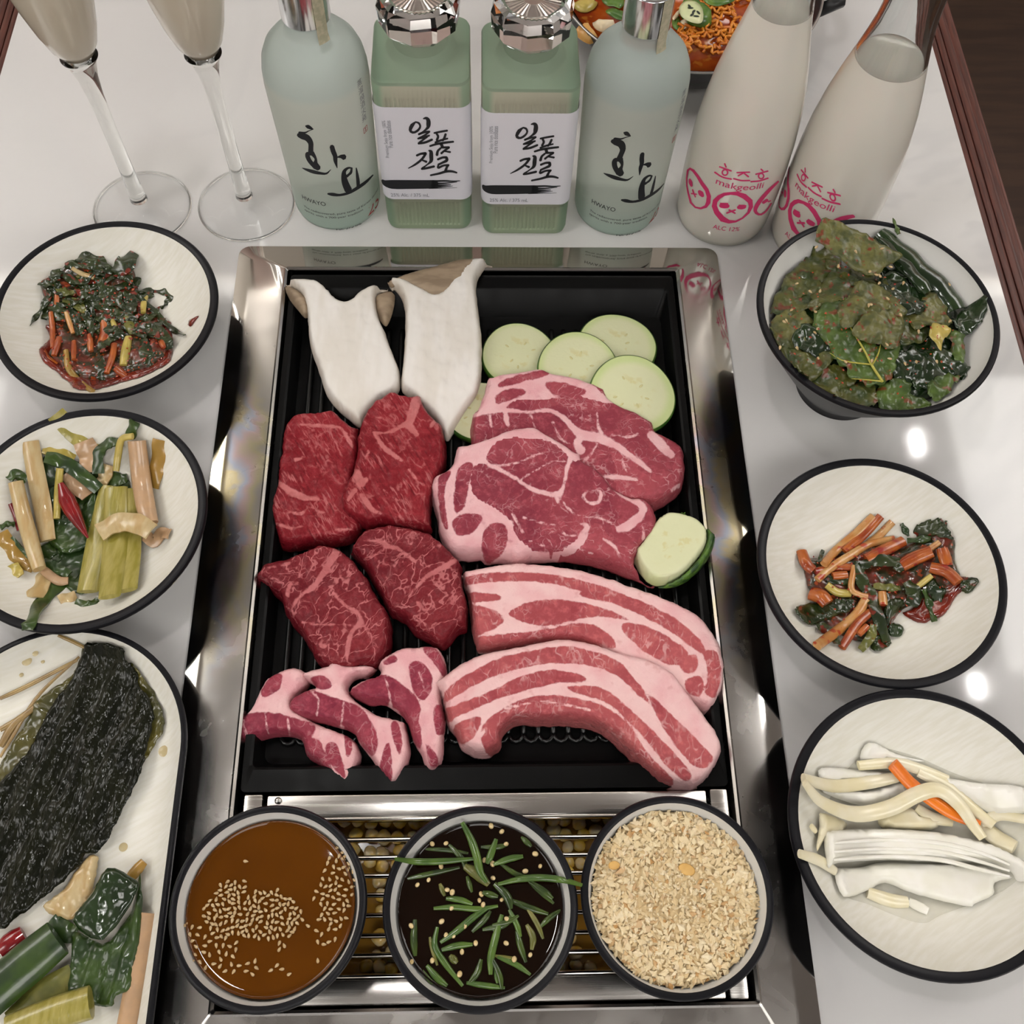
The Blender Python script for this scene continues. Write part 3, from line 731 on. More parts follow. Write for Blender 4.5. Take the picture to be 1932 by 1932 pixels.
# --- milky rice wine bottles
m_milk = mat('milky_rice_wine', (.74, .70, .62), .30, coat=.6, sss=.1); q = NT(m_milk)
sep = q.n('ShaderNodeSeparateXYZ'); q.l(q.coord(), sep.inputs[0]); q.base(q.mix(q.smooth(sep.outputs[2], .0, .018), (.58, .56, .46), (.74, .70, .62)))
m_glass = mat('clear_glass', (.97, .98, .97), .02, trans=1.0, ior=1.35)
m_thin = mat('thin_glass', (.60, .61, .60), .03, alpha=.10, spec=1.0)
mk_prof = [(0, .003), (.022, .002), (.030, 0), (.0342, .002), (.0358, .008), (.0366, .02), (.0372, .04), (.0373, .06), (.0366, .085), (.0348, .108), (.0318, .130), (.0278, .150), (.0236, .168), (.0206, .182), (.0186, .194), (.0176, .206)]
mk_r = lambda z: float(np.interp(z, [p[1] for p in mk_prof[3:]], [p[0] for p in mk_prof[3:]]))
K1 = (.1920, .5690); K2 = (.2645, .5470)
def cut(prof, z):
    return [p for p in prof if p[1] < z - .001] + [(float(np.interp(z, [p[1] for p in prof[2:]], [p[0] for p in prof[2:]])), z)]
def milk_bottle(c, level, label):
    e = empty('rice_wine_bottle', (*c, 0), label, 'bottle', 'milky rice wine bottles')
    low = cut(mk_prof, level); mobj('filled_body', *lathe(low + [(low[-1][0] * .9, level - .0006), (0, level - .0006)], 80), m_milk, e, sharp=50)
    up = [low[-1]] + [p for p in mk_prof if p[1] > level + .001] + [(.0168, .225), (.0160, .250), (.0158, .280), (.0175, .282), (.0175, .292), (.0158, .294)]
    inn = [(r - .0022, z) for r, z in up][::-1]
    mobj('clear_neck', *lathe(up + inn, 64), m_glass, e)
    return e
mk = milk_bottle(K1, .188, 'milky rice wine bottle with pink print, standing beside the frosted bottle')
def mk_map(px, py):
    a, z = on_round(px, py, K1, mk_r); r = mk_r(z) + .0003; return (r * math.cos(a), r * math.sin(a), z)
T3 = Q(1270, 290, .15528)
def circ(x, y, r, w): return [(x + r * math.cos(a), y + r * math.sin(a), w) for a in np.linspace(0, 2 * math.pi, 9)]
MKS = [[(620, 490, 40), (720, 478, 34), (820, 492, 60), (925, 560, 66), (945, 640, 50), (900, 730, 26), (800, 805, 20), (700, 826, 38), (600, 790, 72), (520, 690, 62), (502, 600, 62), (545, 535, 52), (620, 490, 40)], [(580, 628, 52), (625, 630, 62), (668, 632, 48)], [(575, 600, 14), (665, 602, 14)], [(790, 650, 40), (830, 645, 56), (870, 640, 46)], [(800, 622, 14), (885, 628, 14)], [(652, 718, 20), (755, 680, 20)], [(680, 680, 20), (752, 720, 20)],
       [(182, 200, 22), (222, 182, 30), (290, 255, 34), (360, 370, 44), (428, 470, 48), (432, 580, 54), (390, 645, 36), (300, 660, 20), (222, 600, 26), (182, 450, 20), (166, 330, 15), (182, 200, 22)], [(206, 310, 24), (214, 345, 44), (228, 390, 28)], [(320, 455, 38), (342, 482, 60), (362, 510, 40)], [(225, 482, 16), (286, 490, 16)], [(240, 435, 16), (252, 470, 18), (274, 525, 14)], [(235, 195, 30), (260, 205, 20)],
       [(1275, 335, 22), (1180, 425, 38), (1080, 535, 48), (1008, 640, 48), (1000, 705, 40), (1060, 738, 24), (1130, 690, 20), (1190, 600, 16)], [(1092, 592, 34), (1140, 560, 36)], [(1152, 582, 14), (1182, 570, 14)],
       [(628, 118, 18), (645, 160, 18)], [(566, 156, 18), (630, 178, 18), (708, 206, 18)], circ(632, 225, 34, 17), [(508, 222, 20), (600, 280, 18), (710, 306, 18)],
       [(775, 226, 17), (930, 220, 17)], [(865, 225, 18), (790, 266, 16)], [(868, 238, 18), (915, 276, 20)], [(735, 300, 18), (830, 322, 18), (930, 322, 18)],
       [(1066, 184, 18), (1090, 206, 18)], [(1004, 246, 18), (1150, 208, 18)], circ(1068, 268, 32, 17), [(945, 336, 18), (1050, 326, 18), (1152, 294, 18)]]
mobj('pink_print', *print_strokes(MKS, T3, mk_map), m_pink_ink, mk)
def mk_text(body, pl, pr, m, hgt):
    a0, z0 = on_round(*T3([pl])[0], K1, mk_r); a1, z1 = on_round(*T3([pr])[0], K1, mk_r); z = (z0 + z1) / 2; r = mk_r(z)
    uv, f = fit_text(body, a0 * r, a1 * r, z, hgt)
    mobj('small_lettering', [((mk_r(w) + .0003) * math.cos(u / r), (mk_r(w) + .0003) * math.sin(u / r), w) for u, w in uv], f, m, mk, smooth=False)
mk_text('makgeolli', (520, 348), (1085, 420), m_pink_ink, .0075)
mk_text('ALC 12%', (480, 905), (800, 930), m_pink_ink, .0046)
mk2 = milk_bottle(K2, .168, 'milky rice wine bottle with empty neck, behind the bowl of green leaves')
aA, _ = on_round(*T3([(635, 225)])[0], K1, mk_r); aB, _ = on_round(1494, 392, K2, mk_r)
mk2.rotation_euler = (0, 0, aB - aA)
for ch in list(mk.children):
    if 'print' in ch.name or 'lettering' in ch.name: copy_tree(ch, mk2)

# --- stemmed glasses of rice wine
m_milk2 = mat('rice_wine_in_glass', (.66, .59, .47), .25, coat=.8)
def wine_glass(c, label):
    e = empty('wine_glass', (*c, 0), label, 'glass', 'stemmed glasses')
    mobj('foot', *lathe([(0, .0004), (.030, .0002), (.0365, .0004), (.0372, .0010), (.0365, .0016), (.025, .0022), (.014, .0032), (.0085, .0055), (.0068, .010), (0, .010)], 80), m_thin, e)
    mobj('foot_edge', *lathe([(.0362, .0003), (.0372, .0002), (.0378, .0010), (.0372, .0018), (.0362, .0017), (.0362, .0003)], 80), m_glass, e)
    mobj('stem', *lathe([(0, .0102), (.0066, .0102), (.0058, .020), (.0052, .045), (.0050, .085), (.0056, .110), (.0070, .125), (.0100, .1375), (.0125, .1415), (.0122, .1418), (.006, .1400), (0, .1395)], 40), m_glass, e)
    lq = [(0, .1420), (.0060, .1424), (.0115, .1450), (.0155, .1520), (.0195, .1650), (.0232, .1820), (.0262, .2000), (.0285, .2250), (.0292, .2400)]
    mobj('rice_wine', *lathe(lq + [(.0, .2400)], 64), m_milk2, e)
    sh = [(.0126, .1416), (.0160, .1512), (.0200, .1642), (.0237, .1815), (.0267, .2), (.0290, .2250), (.0298, .245), (.0288, .280), (.0275, .300)]
    sh2 = [(r + .0008, z) for r, z in sh][::-1]
    up = [p for p in sh if p[1] >= .2449]; mobj('rim_glass', *lathe(up + [(r + .0008, z) for r, z in up][::-1], 64), m_glass, e)
    return e
wine_glass((-.2630, .5720), 'stemmed glass of milky rice wine, half behind the kimchi bowl')
wine_glass((-.1825, .5760), 'stemmed glass of milky rice wine beside the frosted bottle')
# ------------------------------------------------------------------ meat, mushrooms, zucchini on the grill
def projv(p):
    c = (np.asarray(p, float) - np.array([0, 0, CAMH])) @ CAMR   # rows: camera coordinates
    return np.c_[CPX + FPX * c[:, 0] / -c[:, 2], CPX - FPX * c[:, 1] / -c[:, 2]]
def fat_field(px, ops, start, tr, s):
    """signed field in photograph pixels: > 0 fat, < 0 lean; ops are ('fat'|'lean', polygon) or ('seam', [(x, y, w)...])"""
    f = np.full(len(px), float(start))
    for kind, pts in ops:
        if kind == 'seam':
            a = np.array([(*tr([(x, y)])[0], w * s) for x, y, w in pts]); a = catmull(a, max(8, 5 * len(a)))
            for p, q in zip(a[:-1], a[1:]):
                d = q[:2] - p[:2]; L = d @ d + 1e-12; t = np.clip(((px - p[:2]) @ d) / L, 0, 1)
                dist = np.hypot(*(px - p[:2] - t[:, None] * d).T); w = p[2] + (q[2] - p[2]) * t
                f = np.maximum(f, w / 2 - dist)
        else:
            sd = sdist(px, closed_smooth(tr(pts), 3)); sd = np.clip(sd, -30, 30)
            f = np.where(sd > 0, np.maximum(f, sd), f) if kind == 'fat' else np.minimum(f, -sd)
    return np.clip(f, -20, 20)
def slab(name, outline, tr, base, T, step=.0016, edge=.008, m=None, parent=None, ops=(), start=-12, sc=1.0, bump=.0012, bscale=90, rough_edge=.6, seed=0, top=None, lift=.65, smooth_per=4, warp=None):
    """solid piece: traced outline, its own thickness T over the base height, rounded rim, uneven top"""
    o2 = closed_smooth(tr(outline), smooth_per); o2 = resample(o2, 4.0)
    rr = np.random.RandomState(seed); k = len(o2)
    jit = np.convolve(np.tile(rr.normal(0, 1, k), 3), np.ones(3) / 3, 'same')[k:2 * k]
    tg = np.roll(o2, -1, 0) - np.roll(o2, 1, 0); nn = np.c_[tg[:, 1], -tg[:, 0]]; nn /= np.linalg.norm(nn, axis=1)[:, None] + 1e-9
    area = np.sum(o2[:, 0] * np.roll(o2[:, 1], -1) - np.roll(o2[:, 0], -1) * o2[:, 1])
    if area < 0: nn = -nn
    o2 = o2 + nn * (jit * rough_edge)[:, None]
    up = np.clip(-nn[:, 1], 0, 1)          # far side: the outline seen is the top rim
    bf = base if callable(base) else (lambda x, y: base)
    W = []
    for (x, y), u in zip(o2, up):
        p = P(x, y, 0); z = bf(p[0], p[1]) + T * (.12 + lift * u); p = P(x, y, z); z = bf(p[0], p[1]) + T * (.12 + lift * u); W.append(P(x, y, z)[:2])
    W = np.array(W); W = W[::-1] if np.sum(W[:, 0] * np.roll(W[:, 1], -1) - np.roll(W[:, 0], -1) * W[:, 1]) < 0 else W
    v, tri = cdt(W, step); n = len(v); d = seg_dist(v, W); e = np.clip(d / edge, 0, 1)
    prof = np.sqrt(np.clip(1 - (1 - e) ** 2, 0, 1)); zb = np.array([bf(x, y) for x, y in v])
    h = np.array([nz(x + seed, y, seed * .3, bscale) + .5 * nz(x, y + seed, 5, bscale * 2.6) for x, y in v])
    hw = np.array([nz(x - seed, y, 9, 22) for x, y in v])
    z = zb + T * (.10 + .90 * prof) + bump * h * (.35 + .65 * e) + (warp if warp is not None else T * .10) * hw * e
    tp = np.c_[v, z]; bt = np.c_[v, zb]
    cnt = {}
    for a, b, c in tri:
        for q in ((a, b), (b, c), (c, a)): cnt[tuple(sorted(q))] = cnt.get(tuple(sorted(q)), 0) + 1
    faces = []
    for a, b, c in tri:
        ar = (v[b][0] - v[a][0]) * (v[c][1] - v[a][1]) - (v[c][0] - v[a][0]) * (v[b][1] - v[a][1])
        if ar < 0: b, c = c, b
        faces.append((a, b, c)); faces.append((c + n, b + n, a + n))
        for q in ((a, b), (b, c), (c, a)):
            if cnt[tuple(sorted(q))] == 1: faces.append((q[0], q[0] + n, q[1] + n, q[1]))
    c0 = np.array([v[:, 0].mean(), v[:, 1].mean(), zb.min()])
    ob = mobj(name, np.vstack([tp, bt]) - c0, faces, m, parent, loc=tuple(c0))
    px = projv(tp); F = fat_field(px, ops, start, tr, sc)
    me = ob.data
    at = me.attributes.new('fat', 'FLOAT', 'POINT'); at.data.foreach_set('value', np.r_[F, F].astype(np.float32))
    at = me.attributes.new('side', 'FLOAT', 'POINT'); at.data.foreach_set('value', np.r_[np.clip(1 - d / .0028, 0, 1), np.ones(n)].astype(np.float32))
    return ob

def meat_mat(name, lean1, lean2, fatc, fat2, marb=.5, mscale=70, stretch=(1, 1, 1), rot=0.0, fine=220, pert=2.2, rough=.36, side=None, mw=.05, grain=0.0, grain_rot=0.0, dense=0):
    m = mat(name, lean1, rough, spec=.22); q = NT(m); v = q.coord(stretch, (0, 0, rot)); vo = q.coord()
    n = q.noise(vo, 160, 3, .6); F = q.math('ADD', q.attr('fat'), q.math('MULTIPLY', q.math('SUBTRACT', n, .5), pert * 4))
    fm = q.smooth(F, -1.6, 1.5)
    # fine marbling between the fibres
    wn = q.n('ShaderNodeTexNoise'); wn.inputs['Scale'].default_value = 55; wn.inputs['Detail'].default_value = 3; q.l(v, wn.inputs['Vector'])
    ma = q.n('ShaderNodeVectorMath', operation='MULTIPLY_ADD'); q.l(wn.outputs['Color'], ma.inputs[0]); ma.inputs[1].default_value = (.030,) * 3; q.l(v, ma.inputs[2])
    vd = q.voro(ma.outputs[0], mscale); gate = q.math('MULTIPLY', q.smooth(q.noise(vo, 45, 3), .24 if dense else .40, .46 if dense else .62), q.smooth(q.noise(vo, 210, 2), .32 if dense else .36, .54 if dense else .58))
    vein = q.math('MULTIPLY', q.math('SUBTRACT', 1.0, q.smooth(vd, mw * .25, mw)), gate)
    vd2 = q.voro(ma.outputs[0], mscale * 2.1); vein2 = q.math('MULTIPLY', q.math('SUBTRACT', 1.0, q.smooth(vd2, mw * .3, mw * 1.2)), q.smooth(q.noise(vo, 60, 2), .5, .7))
    vv = q.math('MULTIPLY', q.math('MAXIMUM', vein, q.math('MULTIPLY', vein2, .7)), marb)
    vc = q.n('ShaderNodeTexVoronoi'); vc.inputs['Scale'].default_value = 34; q.l(ma.outputs[0], vc.inputs['Vector'])
    sx_ = q.n('ShaderNodeSeparateColor'); q.l(vc.outputs['Color'], sx_.inputs[0])
    lean = q.mix(q.math('ADD', q.math('MULTIPLY', q.smooth(q.noise(vo, 28, 2), .35, .68), .5), q.math('MULTIPLY', sx_.outputs[0], .5)), lean1, lean2)
    lean = q.mix(q.math('MULTIPLY', q.smooth(q.noise(vo, fine, 2, .7), .45, .75), .35), lean, tuple(min(1, c * 1.5 + .02) for c in lean2))
    if grain:
        gn = q.noise(q.coord((520, 85, 85), (0, 0, grain_rot)), 1.0, 2, .5); lean = q.mix(q.math('MULTIPLY', q.math('MULTIPLY', q.smooth(gn, .56, .68), q.smooth(q.noise(vo, 70, 2), .36, .6)), grain), lean, fatc)
        lean = q.mix(q.math('MULTIPLY', q.smooth(q.noise(q.coord((600, 60, 60), (0, 0, grain_rot)), 1.0, 2), .55, .72), .55), lean, tuple(c_ * .55 for c_ in lean1))
    fc = q.mix(q.smooth(q.noise(vo, 70, 2), .35, .7), fatc, fat2)
    fc = q.mix(q.math('MULTIPLY', q.smooth(q.noise(vo, 120, 3), .6, .75), .35), fc, lean2)
    c = q.mix(vv, lean, fatc); c = q.mix(fm, c, fc)
    if side is not None: c = q.mix(q.math('MULTIPLY', q.attr('side'), q.math('SUBTRACT', 1.0, q.math('MULTIPLY', fm, .7))), c, side)
    q.base(c)
    hgt = q.noise(vo, 170, 3, .62)
    q.bump(hgt, .6, .0022)
    return m
m_beef1 = meat_mat('beef_grain', (.165, .006, .012), (.27, .018, .026), (.52, .16, .16), (.46, .12, .12), marb=.5, mscale=62, stretch=(1.6, .6, 1), rot=.52, side=(.12, .005, .010), grain=.7, grain_rot=.52, mw=.06)
m_beef2 = meat_mat('beef_marbled', (.125, .007, .013), (.21, .020, .027), (.50, .155, .16), (.44, .12, .125), marb=.85, mscale=95, stretch=(1, .65, 1), rot=-.6, side=(.12, .006, .012), mw=.048, dense=1)
m_neck = meat_mat('pork_neck', (.195, .022, .042), (.37, .068, .086), (.78, .47, .48), (.73, .37, .39), marb=.42, mscale=100, side=(.34, .07, .085), mw=.05)
m_belly = meat_mat('pork_belly', (.31, .045, .060), (.50, .125, .125), (.82, .54, .53), (.78, .44, .45), marb=.45, mscale=120, side=(.42, .12, .12), mw=.07, stretch=(1, .5, 1), pert=2.2)
m_jowl = meat_mat('pork_jowl', (.20, .020, .044), (.33, .050, .074), (.80, .50, .50), (.74, .38, .40), marb=.36, mscale=95, side=(.33, .06, .085), mw=.06, pert=2.0)
TB = Q(450, 720, .27943)
beefs = [
 ('A', m_beef1, .0165, GZ, [(390, 230), (470, 200), (560, 205), (625, 190), (690, 240), (760, 290), (820, 320), (830, 420), (830, 560), (800, 700), (800, 850), (830, 960), (850, 1020), (780, 1080), (700, 1110), (560, 1120), (420, 1140), (340, 1145), (290, 1120), (250, 1000), (230, 900), (245, 790), (270, 720), (275, 600), (300, 500), (310, 370), (340, 290)],
  [[(420, 290, 14), (560, 300, 20), (680, 310, 22), (740, 390, 26), (770, 440, 16)], [(380, 530, 18), (440, 510, 12)], [(265, 680, 30), (350, 740, 54), (440, 780, 40), (540, 790, 16)], [(250, 960, 14), (360, 990, 18), (440, 970, 12)], [(660, 1000, 18), (800, 1000, 16)], [(460, 840, 10), (560, 880, 14), (640, 910, 10)], [(330, 880, 10), (420, 890, 14), (470, 850, 8)]],
  'dark red beef slice at the upper left, under the lower end of a mushroom'),
 ('B', m_beef1, .0185, GZ + .006, [(985, 95), (1040, 65), (1100, 85), (1160, 100), (1225, 90), (1250, 160), (1310, 240), (1370, 300), (1395, 400), (1405, 500), (1390, 620), (1320, 800), (1300, 940), (1300, 1020), (1200, 1030), (1000, 1000), (900, 1010), (850, 995), (760, 960), (720, 930), (698, 850), (700, 790), (740, 700), (790, 580), (810, 430), (825, 330), (870, 220), (920, 150)],
  [[(895, 340, 8), (1000, 345, 16), (1080, 310, 28), (1150, 270, 46), (1190, 170, 66), (1210, 105, 56)], [(1150, 300, 56), (1200, 350, 36)], [(920, 350, 26), (980, 440, 28), (1040, 490, 30), (1100, 530, 20)], [(880, 470, 20), (860, 520, 12)], [(800, 620, 60), (830, 690, 50), (860, 660, 26)], [(830, 760, 28), (900, 860, 36), (960, 890, 18)], [(740, 800, 20), (790, 730, 28)], [(1150, 590, 14), (1200, 660, 14), (1250, 700, 10)], [(980, 730, 8), (1080, 810, 12)], [(1080, 900, 10), (1150, 970, 10)], [(1300, 300, 20), (1330, 260, 24)], [(930, 240, 14), (1010, 260, 10)]],
  'bright red beef slice in the middle, overlapping both mushrooms'),
 ('D', m_beef2, .0180, GZ + .004, [(860, 1000), (940, 970), (1040, 960), (1160, 980), (1290, 1020), (1370, 1080), (1460, 1170), (1510, 1260), (1510, 1360), (1540, 1480), (1550, 1580), (1540, 1690), (1480, 1720), (1420, 1790), (1360, 1810), (1290, 1770), (1200, 1720), (1130, 1640), (1040, 1590), (990, 1520), (930, 1400), (860, 1280), (780, 1190), (760, 1150), (810, 1060)],
  [[(1460, 1210, 36), (1370, 1260, 36), (1280, 1310, 26), (1190, 1400, 18), (1130, 1480, 12)], [(840, 1070, 10), (960, 1080, 16), (1010, 1110, 32), (1080, 1130, 24), (1160, 1190, 18), (1210, 1230, 8)], [(800, 1210, 12), (900, 1180, 12), (1000, 1120, 14)], [(1210, 1490, 16), (1260, 1545, 20), (1320, 1510, 14), (1290, 1470, 10)], [(1310, 1340, 18), (1380, 1400, 16), (1390, 1360, 10)], [(1470, 1450, 22), (1440, 1500, 18)], [(1000, 1320, 10), (1030, 1380, 12)]],
  'marbled beef slice with one white fat line, beside the pork belly'),
 ('C', m_beef2, .0200, GZ + .002, [(110, 1360), (150, 1290), (200, 1220), (320, 1190), (430, 1150), (540, 1100), (640, 1110), (740, 1170), (800, 1240), (870, 1330), (920, 1420), (1000, 1540), (1030, 1620), (1040, 1700), (1030, 1820), (990, 1900), (950, 1940), (880, 1960), (700, 1980), (560, 1930), (500, 1830), (430, 1720), (370, 1660), (330, 1580), (300, 1500), (250, 1450), (170, 1400)],
  [[(660, 1140, 46), (620, 1220, 46), (560, 1310, 42), (500, 1390, 36), (420, 1450, 20), (330, 1570, 12)], [(330, 1440, 26), (350, 1370, 26), (400, 1360, 14)], [(640, 1430, 20), (720, 1510, 22), (800, 1560, 24), (830, 1620, 28)], [(830, 1620, 34), (760, 1700, 28), (740, 1790, 28), (730, 1870, 20)], [(840, 1640, 12), (910, 1750, 12), (940, 1800, 8)], [(420, 1620, 10), (520, 1640, 12), (640, 1640, 10), (760, 1650, 10)], [(680, 1270, 12), (700, 1360, 8)], [(200, 1260, 12), (330, 1230, 16), (400, 1200, 8)], [(170, 1340, 14), (230, 1390, 10)]],
  'marbled beef slice at the left edge, above the folded pork pieces')]
for i, (k, mm, T, bz, ol, seams, lb) in enumerate(beefs):
    tag(slab('beef_slice', ol, TB, bz, T, .0017, .0048, mm, None, [('seam', s) for s in seams], -12, .27943, .0017, 125, 1.3, i + 1), lb, 'beef', 'beef slices on the grill')
TN = Q(800, 560, .31056)
N1o = [(390, 500), (470, 465), (580, 450), (700, 435), (780, 460), (880, 475), (990, 510), (1080, 560), (1120, 620), (1200, 665), (1300, 710), (1380, 770), (1400, 810), (1450, 840), (1530, 890), (1565, 950), (1580, 1080), (1560, 1180), (1500, 1240), (1420, 1290), (1380, 1300), (1200, 1290), (900, 1200), (600, 1100), (330, 1000), (285, 880), (290, 740), (330, 680), (370, 580)]
N1f = [('fat', [(390, 500), (470, 465), (700, 435), (990, 510), (1120, 620), (1160, 650), (1060, 640), (930, 605), (850, 610), (720, 630), (620, 628), (540, 640), (480, 685), (330, 720), (330, 680)]),
  ('lean', [(460, 520), (560, 478), (720, 445), (755, 475), (620, 512), (470, 550)]), ('lean', [(740, 520), (860, 525), (960, 555), (985, 580), (950, 600), (820, 605), (760, 570)]), ('lean', [(440, 600), (500, 562), (600, 560), (615, 590), (520, 630), (440, 650)]),
  ('seam', [(290, 720, 24), (400, 700, 22), (500, 690, 28), (640, 700, 18), (760, 690, 20), (840, 730, 26), (900, 790, 40), (960, 840, 54), (1060, 860, 56), (1160, 900, 46), (1260, 970, 36), (1340, 1030, 26), (1380, 1060, 16)]), ('seam', [(490, 690, 26), (500, 740, 34), (510, 780, 16)]), ('seam', [(650, 720, 10), (670, 790, 8)]), ('seam', [(400, 720, 12), (410, 790, 12)]), ('seam', [(960, 840, 46), (930, 890, 46), (950, 930, 54)]),
  ('seam', [(1050, 700, 8), (1060, 790, 16), (1080, 830, 22)]), ('seam', [(1140, 840, 10), (1250, 850, 12), (1300, 830, 10)]), ('seam', [(1380, 840, 50), (1440, 900, 60), (1500, 960, 44)]), ('seam', [(1060, 880, 8), (1010, 960, 12), (970, 1000, 16)]), ('seam', [(1200, 980, 8), (1230, 1060, 8)]), ('seam', [(1100, 1090, 20), (1200, 1100, 26), (1290, 1110, 16)]), ('seam', [(780, 760, 10), (830, 860, 8), (900, 900, 8)]), ('seam', [(1500, 1180, 20), (1560, 1140, 20)])]
N2o = [(590, 790), (660, 785), (720, 820), (800, 860), (900, 920), (950, 945), (960, 985), (1030, 1030), (1090, 1090), (1150, 1160), (1250, 1210), (1320, 1215), (1390, 1300), (1410, 1420), (1390, 1500), (1330, 1540), (1300, 1590), (1280, 1640), (1350, 1710), (1400, 1730), (1390, 1765), (1300, 1730), (1190, 1690), (1080, 1650), (900, 1615), (800, 1610), (650, 1620), (560, 1640), (470, 1620), (380, 1625), (340, 1600), (250, 1605), (170, 1590), (110, 1500), (80, 1370), (60, 1290), (35, 1200), (50, 1130), (80, 1080), (170, 1020), (210, 910), (300, 880), (400, 850), (500, 810)]
N2f = [('fat', [(210, 910), (500, 810), (660, 785), (720, 820), (950, 945), (960, 990), (920, 1000), (860, 960), (790, 895), (700, 872), (540, 858), (440, 890), (380, 970), (395, 1010), (330, 1025), (300, 1050), (290, 1150), (320, 1215), (400, 1260), (480, 1310), (530, 1360), (560, 1440), (640, 1520), (720, 1550), (800, 1550), (900, 1490), (960, 1440), (1000, 1460), (930, 1545), (820, 1610), (650, 1640), (170, 1600), (60, 1370), (20, 1200), (80, 1060), (170, 1010)]),
  ('lean', [(215, 1035), (280, 1005), (296, 1035), (272, 1150), (246, 1280), (190, 1310), (178, 1240), (192, 1120)]), ('lean', [(180, 1355), (260, 1312), (350, 1332), (335, 1390), (280, 1440), (210, 1450), (175, 1410)]), ('lean', [(380, 1402), (440, 1372), (490, 1390), (508, 1450), (490, 1540), (420, 1606), (370, 1606), (348, 1500)]), ('lean', [(92, 1085), (158, 1055), (165, 1075), (130, 1150), (130, 1280), (148, 1400), (120, 1400), (92, 1280), (84, 1150)]),
  ('seam', [(390, 1020, 24), (480, 1060, 22), (570, 1110, 20), (640, 1160, 22), (730, 1190, 26), (820, 1200, 32), (850, 1130, 16), (870, 1040, 20), (890, 980, 30)]), ('seam', [(420, 1030, 12), (560, 1010, 8), (680, 960, 8), (760, 940, 8)]), ('seam', [(590, 1110, 8), (700, 1040, 8), (780, 1000, 8), (860, 1000, 12)]), ('seam', [(800, 1200, 30), (815, 1250, 14)]), ('seam', [(830, 1230, 6), (920, 1320, 7), (1080, 1350, 7), (1180, 1400, 8)]), ('seam', [(960, 1450, 44), (990, 1400, 32), (950, 1380, 14)]), ('seam', [(600, 1340, 8), (700, 1370, 9), (800, 1390, 8), (870, 1450, 9), (950, 1440, 8)]), ('seam', [(980, 1190, 12), (1000, 1180, 10), (1070, 1185, 14), (1065, 1240, 14), (1010, 1255, 12), (970, 1220, 14), (980, 1190, 12)]),
  ('seam', [(1190, 1410, 46), (1250, 1385, 60), (1330, 1300, 44), (1290, 1230, 30)]), ('seam', [(1060, 1050, 8), (1180, 1185, 26), (1290, 1250, 36)]), ('seam', [(540, 1320, 14), (600, 1430, 10)]), ('seam', [(1330, 1400, 14), (1340, 1500, 16)]), ('seam', [(1090, 1470, 14), (1160, 1520, 16), (1200, 1600, 8)]), ('seam', [(960, 1540, 10), (1040, 1570, 12)]), ('seam', [(640, 1480, 8), (740, 1520, 8)])]
tag(slab('pork_neck_slice', N1o, TN, lambda x, y: GZ + .004 + max(0, min(.006, (y - .40) * .10)), .0165, .0016, .0052, m_neck, None, N1f, -12, .31056, .0009, 60, .8, 11), 'pork neck slice tucked behind another, leaning on the zucchini slices', 'pork', 'pork neck slices')
tag(slab('pork_neck_slice', N2o, TN, lambda x, y: GZ + .0025 + max(0, min(.011, (y - .285) * .16)), .0180, .0016, .0058, m_neck, None, N2f, -12, .31056, .0010, 60, .8, 12), 'pork neck slice lying in front, broad white fat edge on its left', 'pork', 'pork neck slices')
TP = Q(400, 1020, .52795)
P1o = [(893, 115), (920, 100), (980, 90), (1060, 75), (1170, 80), (1290, 95), (1400, 125), (1500, 160), (1590, 190), (1680, 230), (1740, 270), (1790, 340), (1815, 400), (1825, 470), (1815, 550), (1790, 600), (1760, 620), (1700, 600), (1600, 540), (1480, 470), (1350, 400), (1240, 380), (1120, 390), (1030, 400), (960, 404), (940, 370), (925, 300), (915, 210), (900, 160)]
P1f = [('lean', [(900, 132), (1000, 114), (1150, 114), (1300, 138), (1430, 176), (1560, 228), (1660, 280), (1740, 350), (1762, 400), (1720, 386), (1640, 325), (1520, 262), (1400, 210), (1280, 170), (1150, 146), (1000, 148), (905, 158)]), ('lean', [(908, 186), (1000, 190), (1035, 200), (1020, 214), (908, 219)]), ('lean', [(910, 240), (980, 238), (1030, 262), (1040, 290), (1000, 320), (922, 335)]), ('lean', [(1060, 262), (1110, 227), (1200, 210), (1320, 220), (1420, 250), (1490, 285), (1400, 272), (1320, 278), (1200, 306), (1110, 290)]), ('lean', [(1480, 292), (1560, 310), (1640, 350), (1700, 400), (1690, 436), (1640, 445), (1580, 420), (1500, 360), (1465, 315)]), ('lean', [(925, 352), (1060, 332), (1200, 316), (1330, 292), (1420, 335), (1440, 385), (1330, 370), (1230, 360), (1120, 375), (1000, 396), (940, 398)]), ('lean', [(1670, 440), (1720, 404), (1738, 430), (1728, 470), (1690, 470)]), ('lean', [(1756, 400), (1806, 402), (1818, 480), (1800, 560), (1762, 540), (1772, 470)]), ('lean', [(1692, 500), (1740, 482), (1758, 520), (1740, 560), (1700, 540)]), ('lean', [(1320, 186), (1450, 200), (1560, 236), (1640, 285), (1560, 262), (1450, 226), (1340, 205)]),
  ('seam', [(1040, 275, 12), (1060, 300, 10), (1000, 325, 8)])]
P2o = [(790, 520), (830, 480), (900, 430), (980, 395), (1080, 375), (1180, 355), (1250, 345), (1350, 360), (1460, 395), (1560, 420), (1640, 470), (1700, 550), (1750, 620), (1790, 680), (1810, 740), (1805, 790), (1770, 850), (1730, 890), (1680, 900), (1600, 880), (1550, 840), (1500, 790), (1450, 740), (1390, 690), (1320, 670), (1240, 660), (1160, 665), (1090, 660), (1040, 700), (1030, 745), (990, 775), (940, 775), (890, 745), (870, 700), (840, 660), (830, 610), (815, 560)]
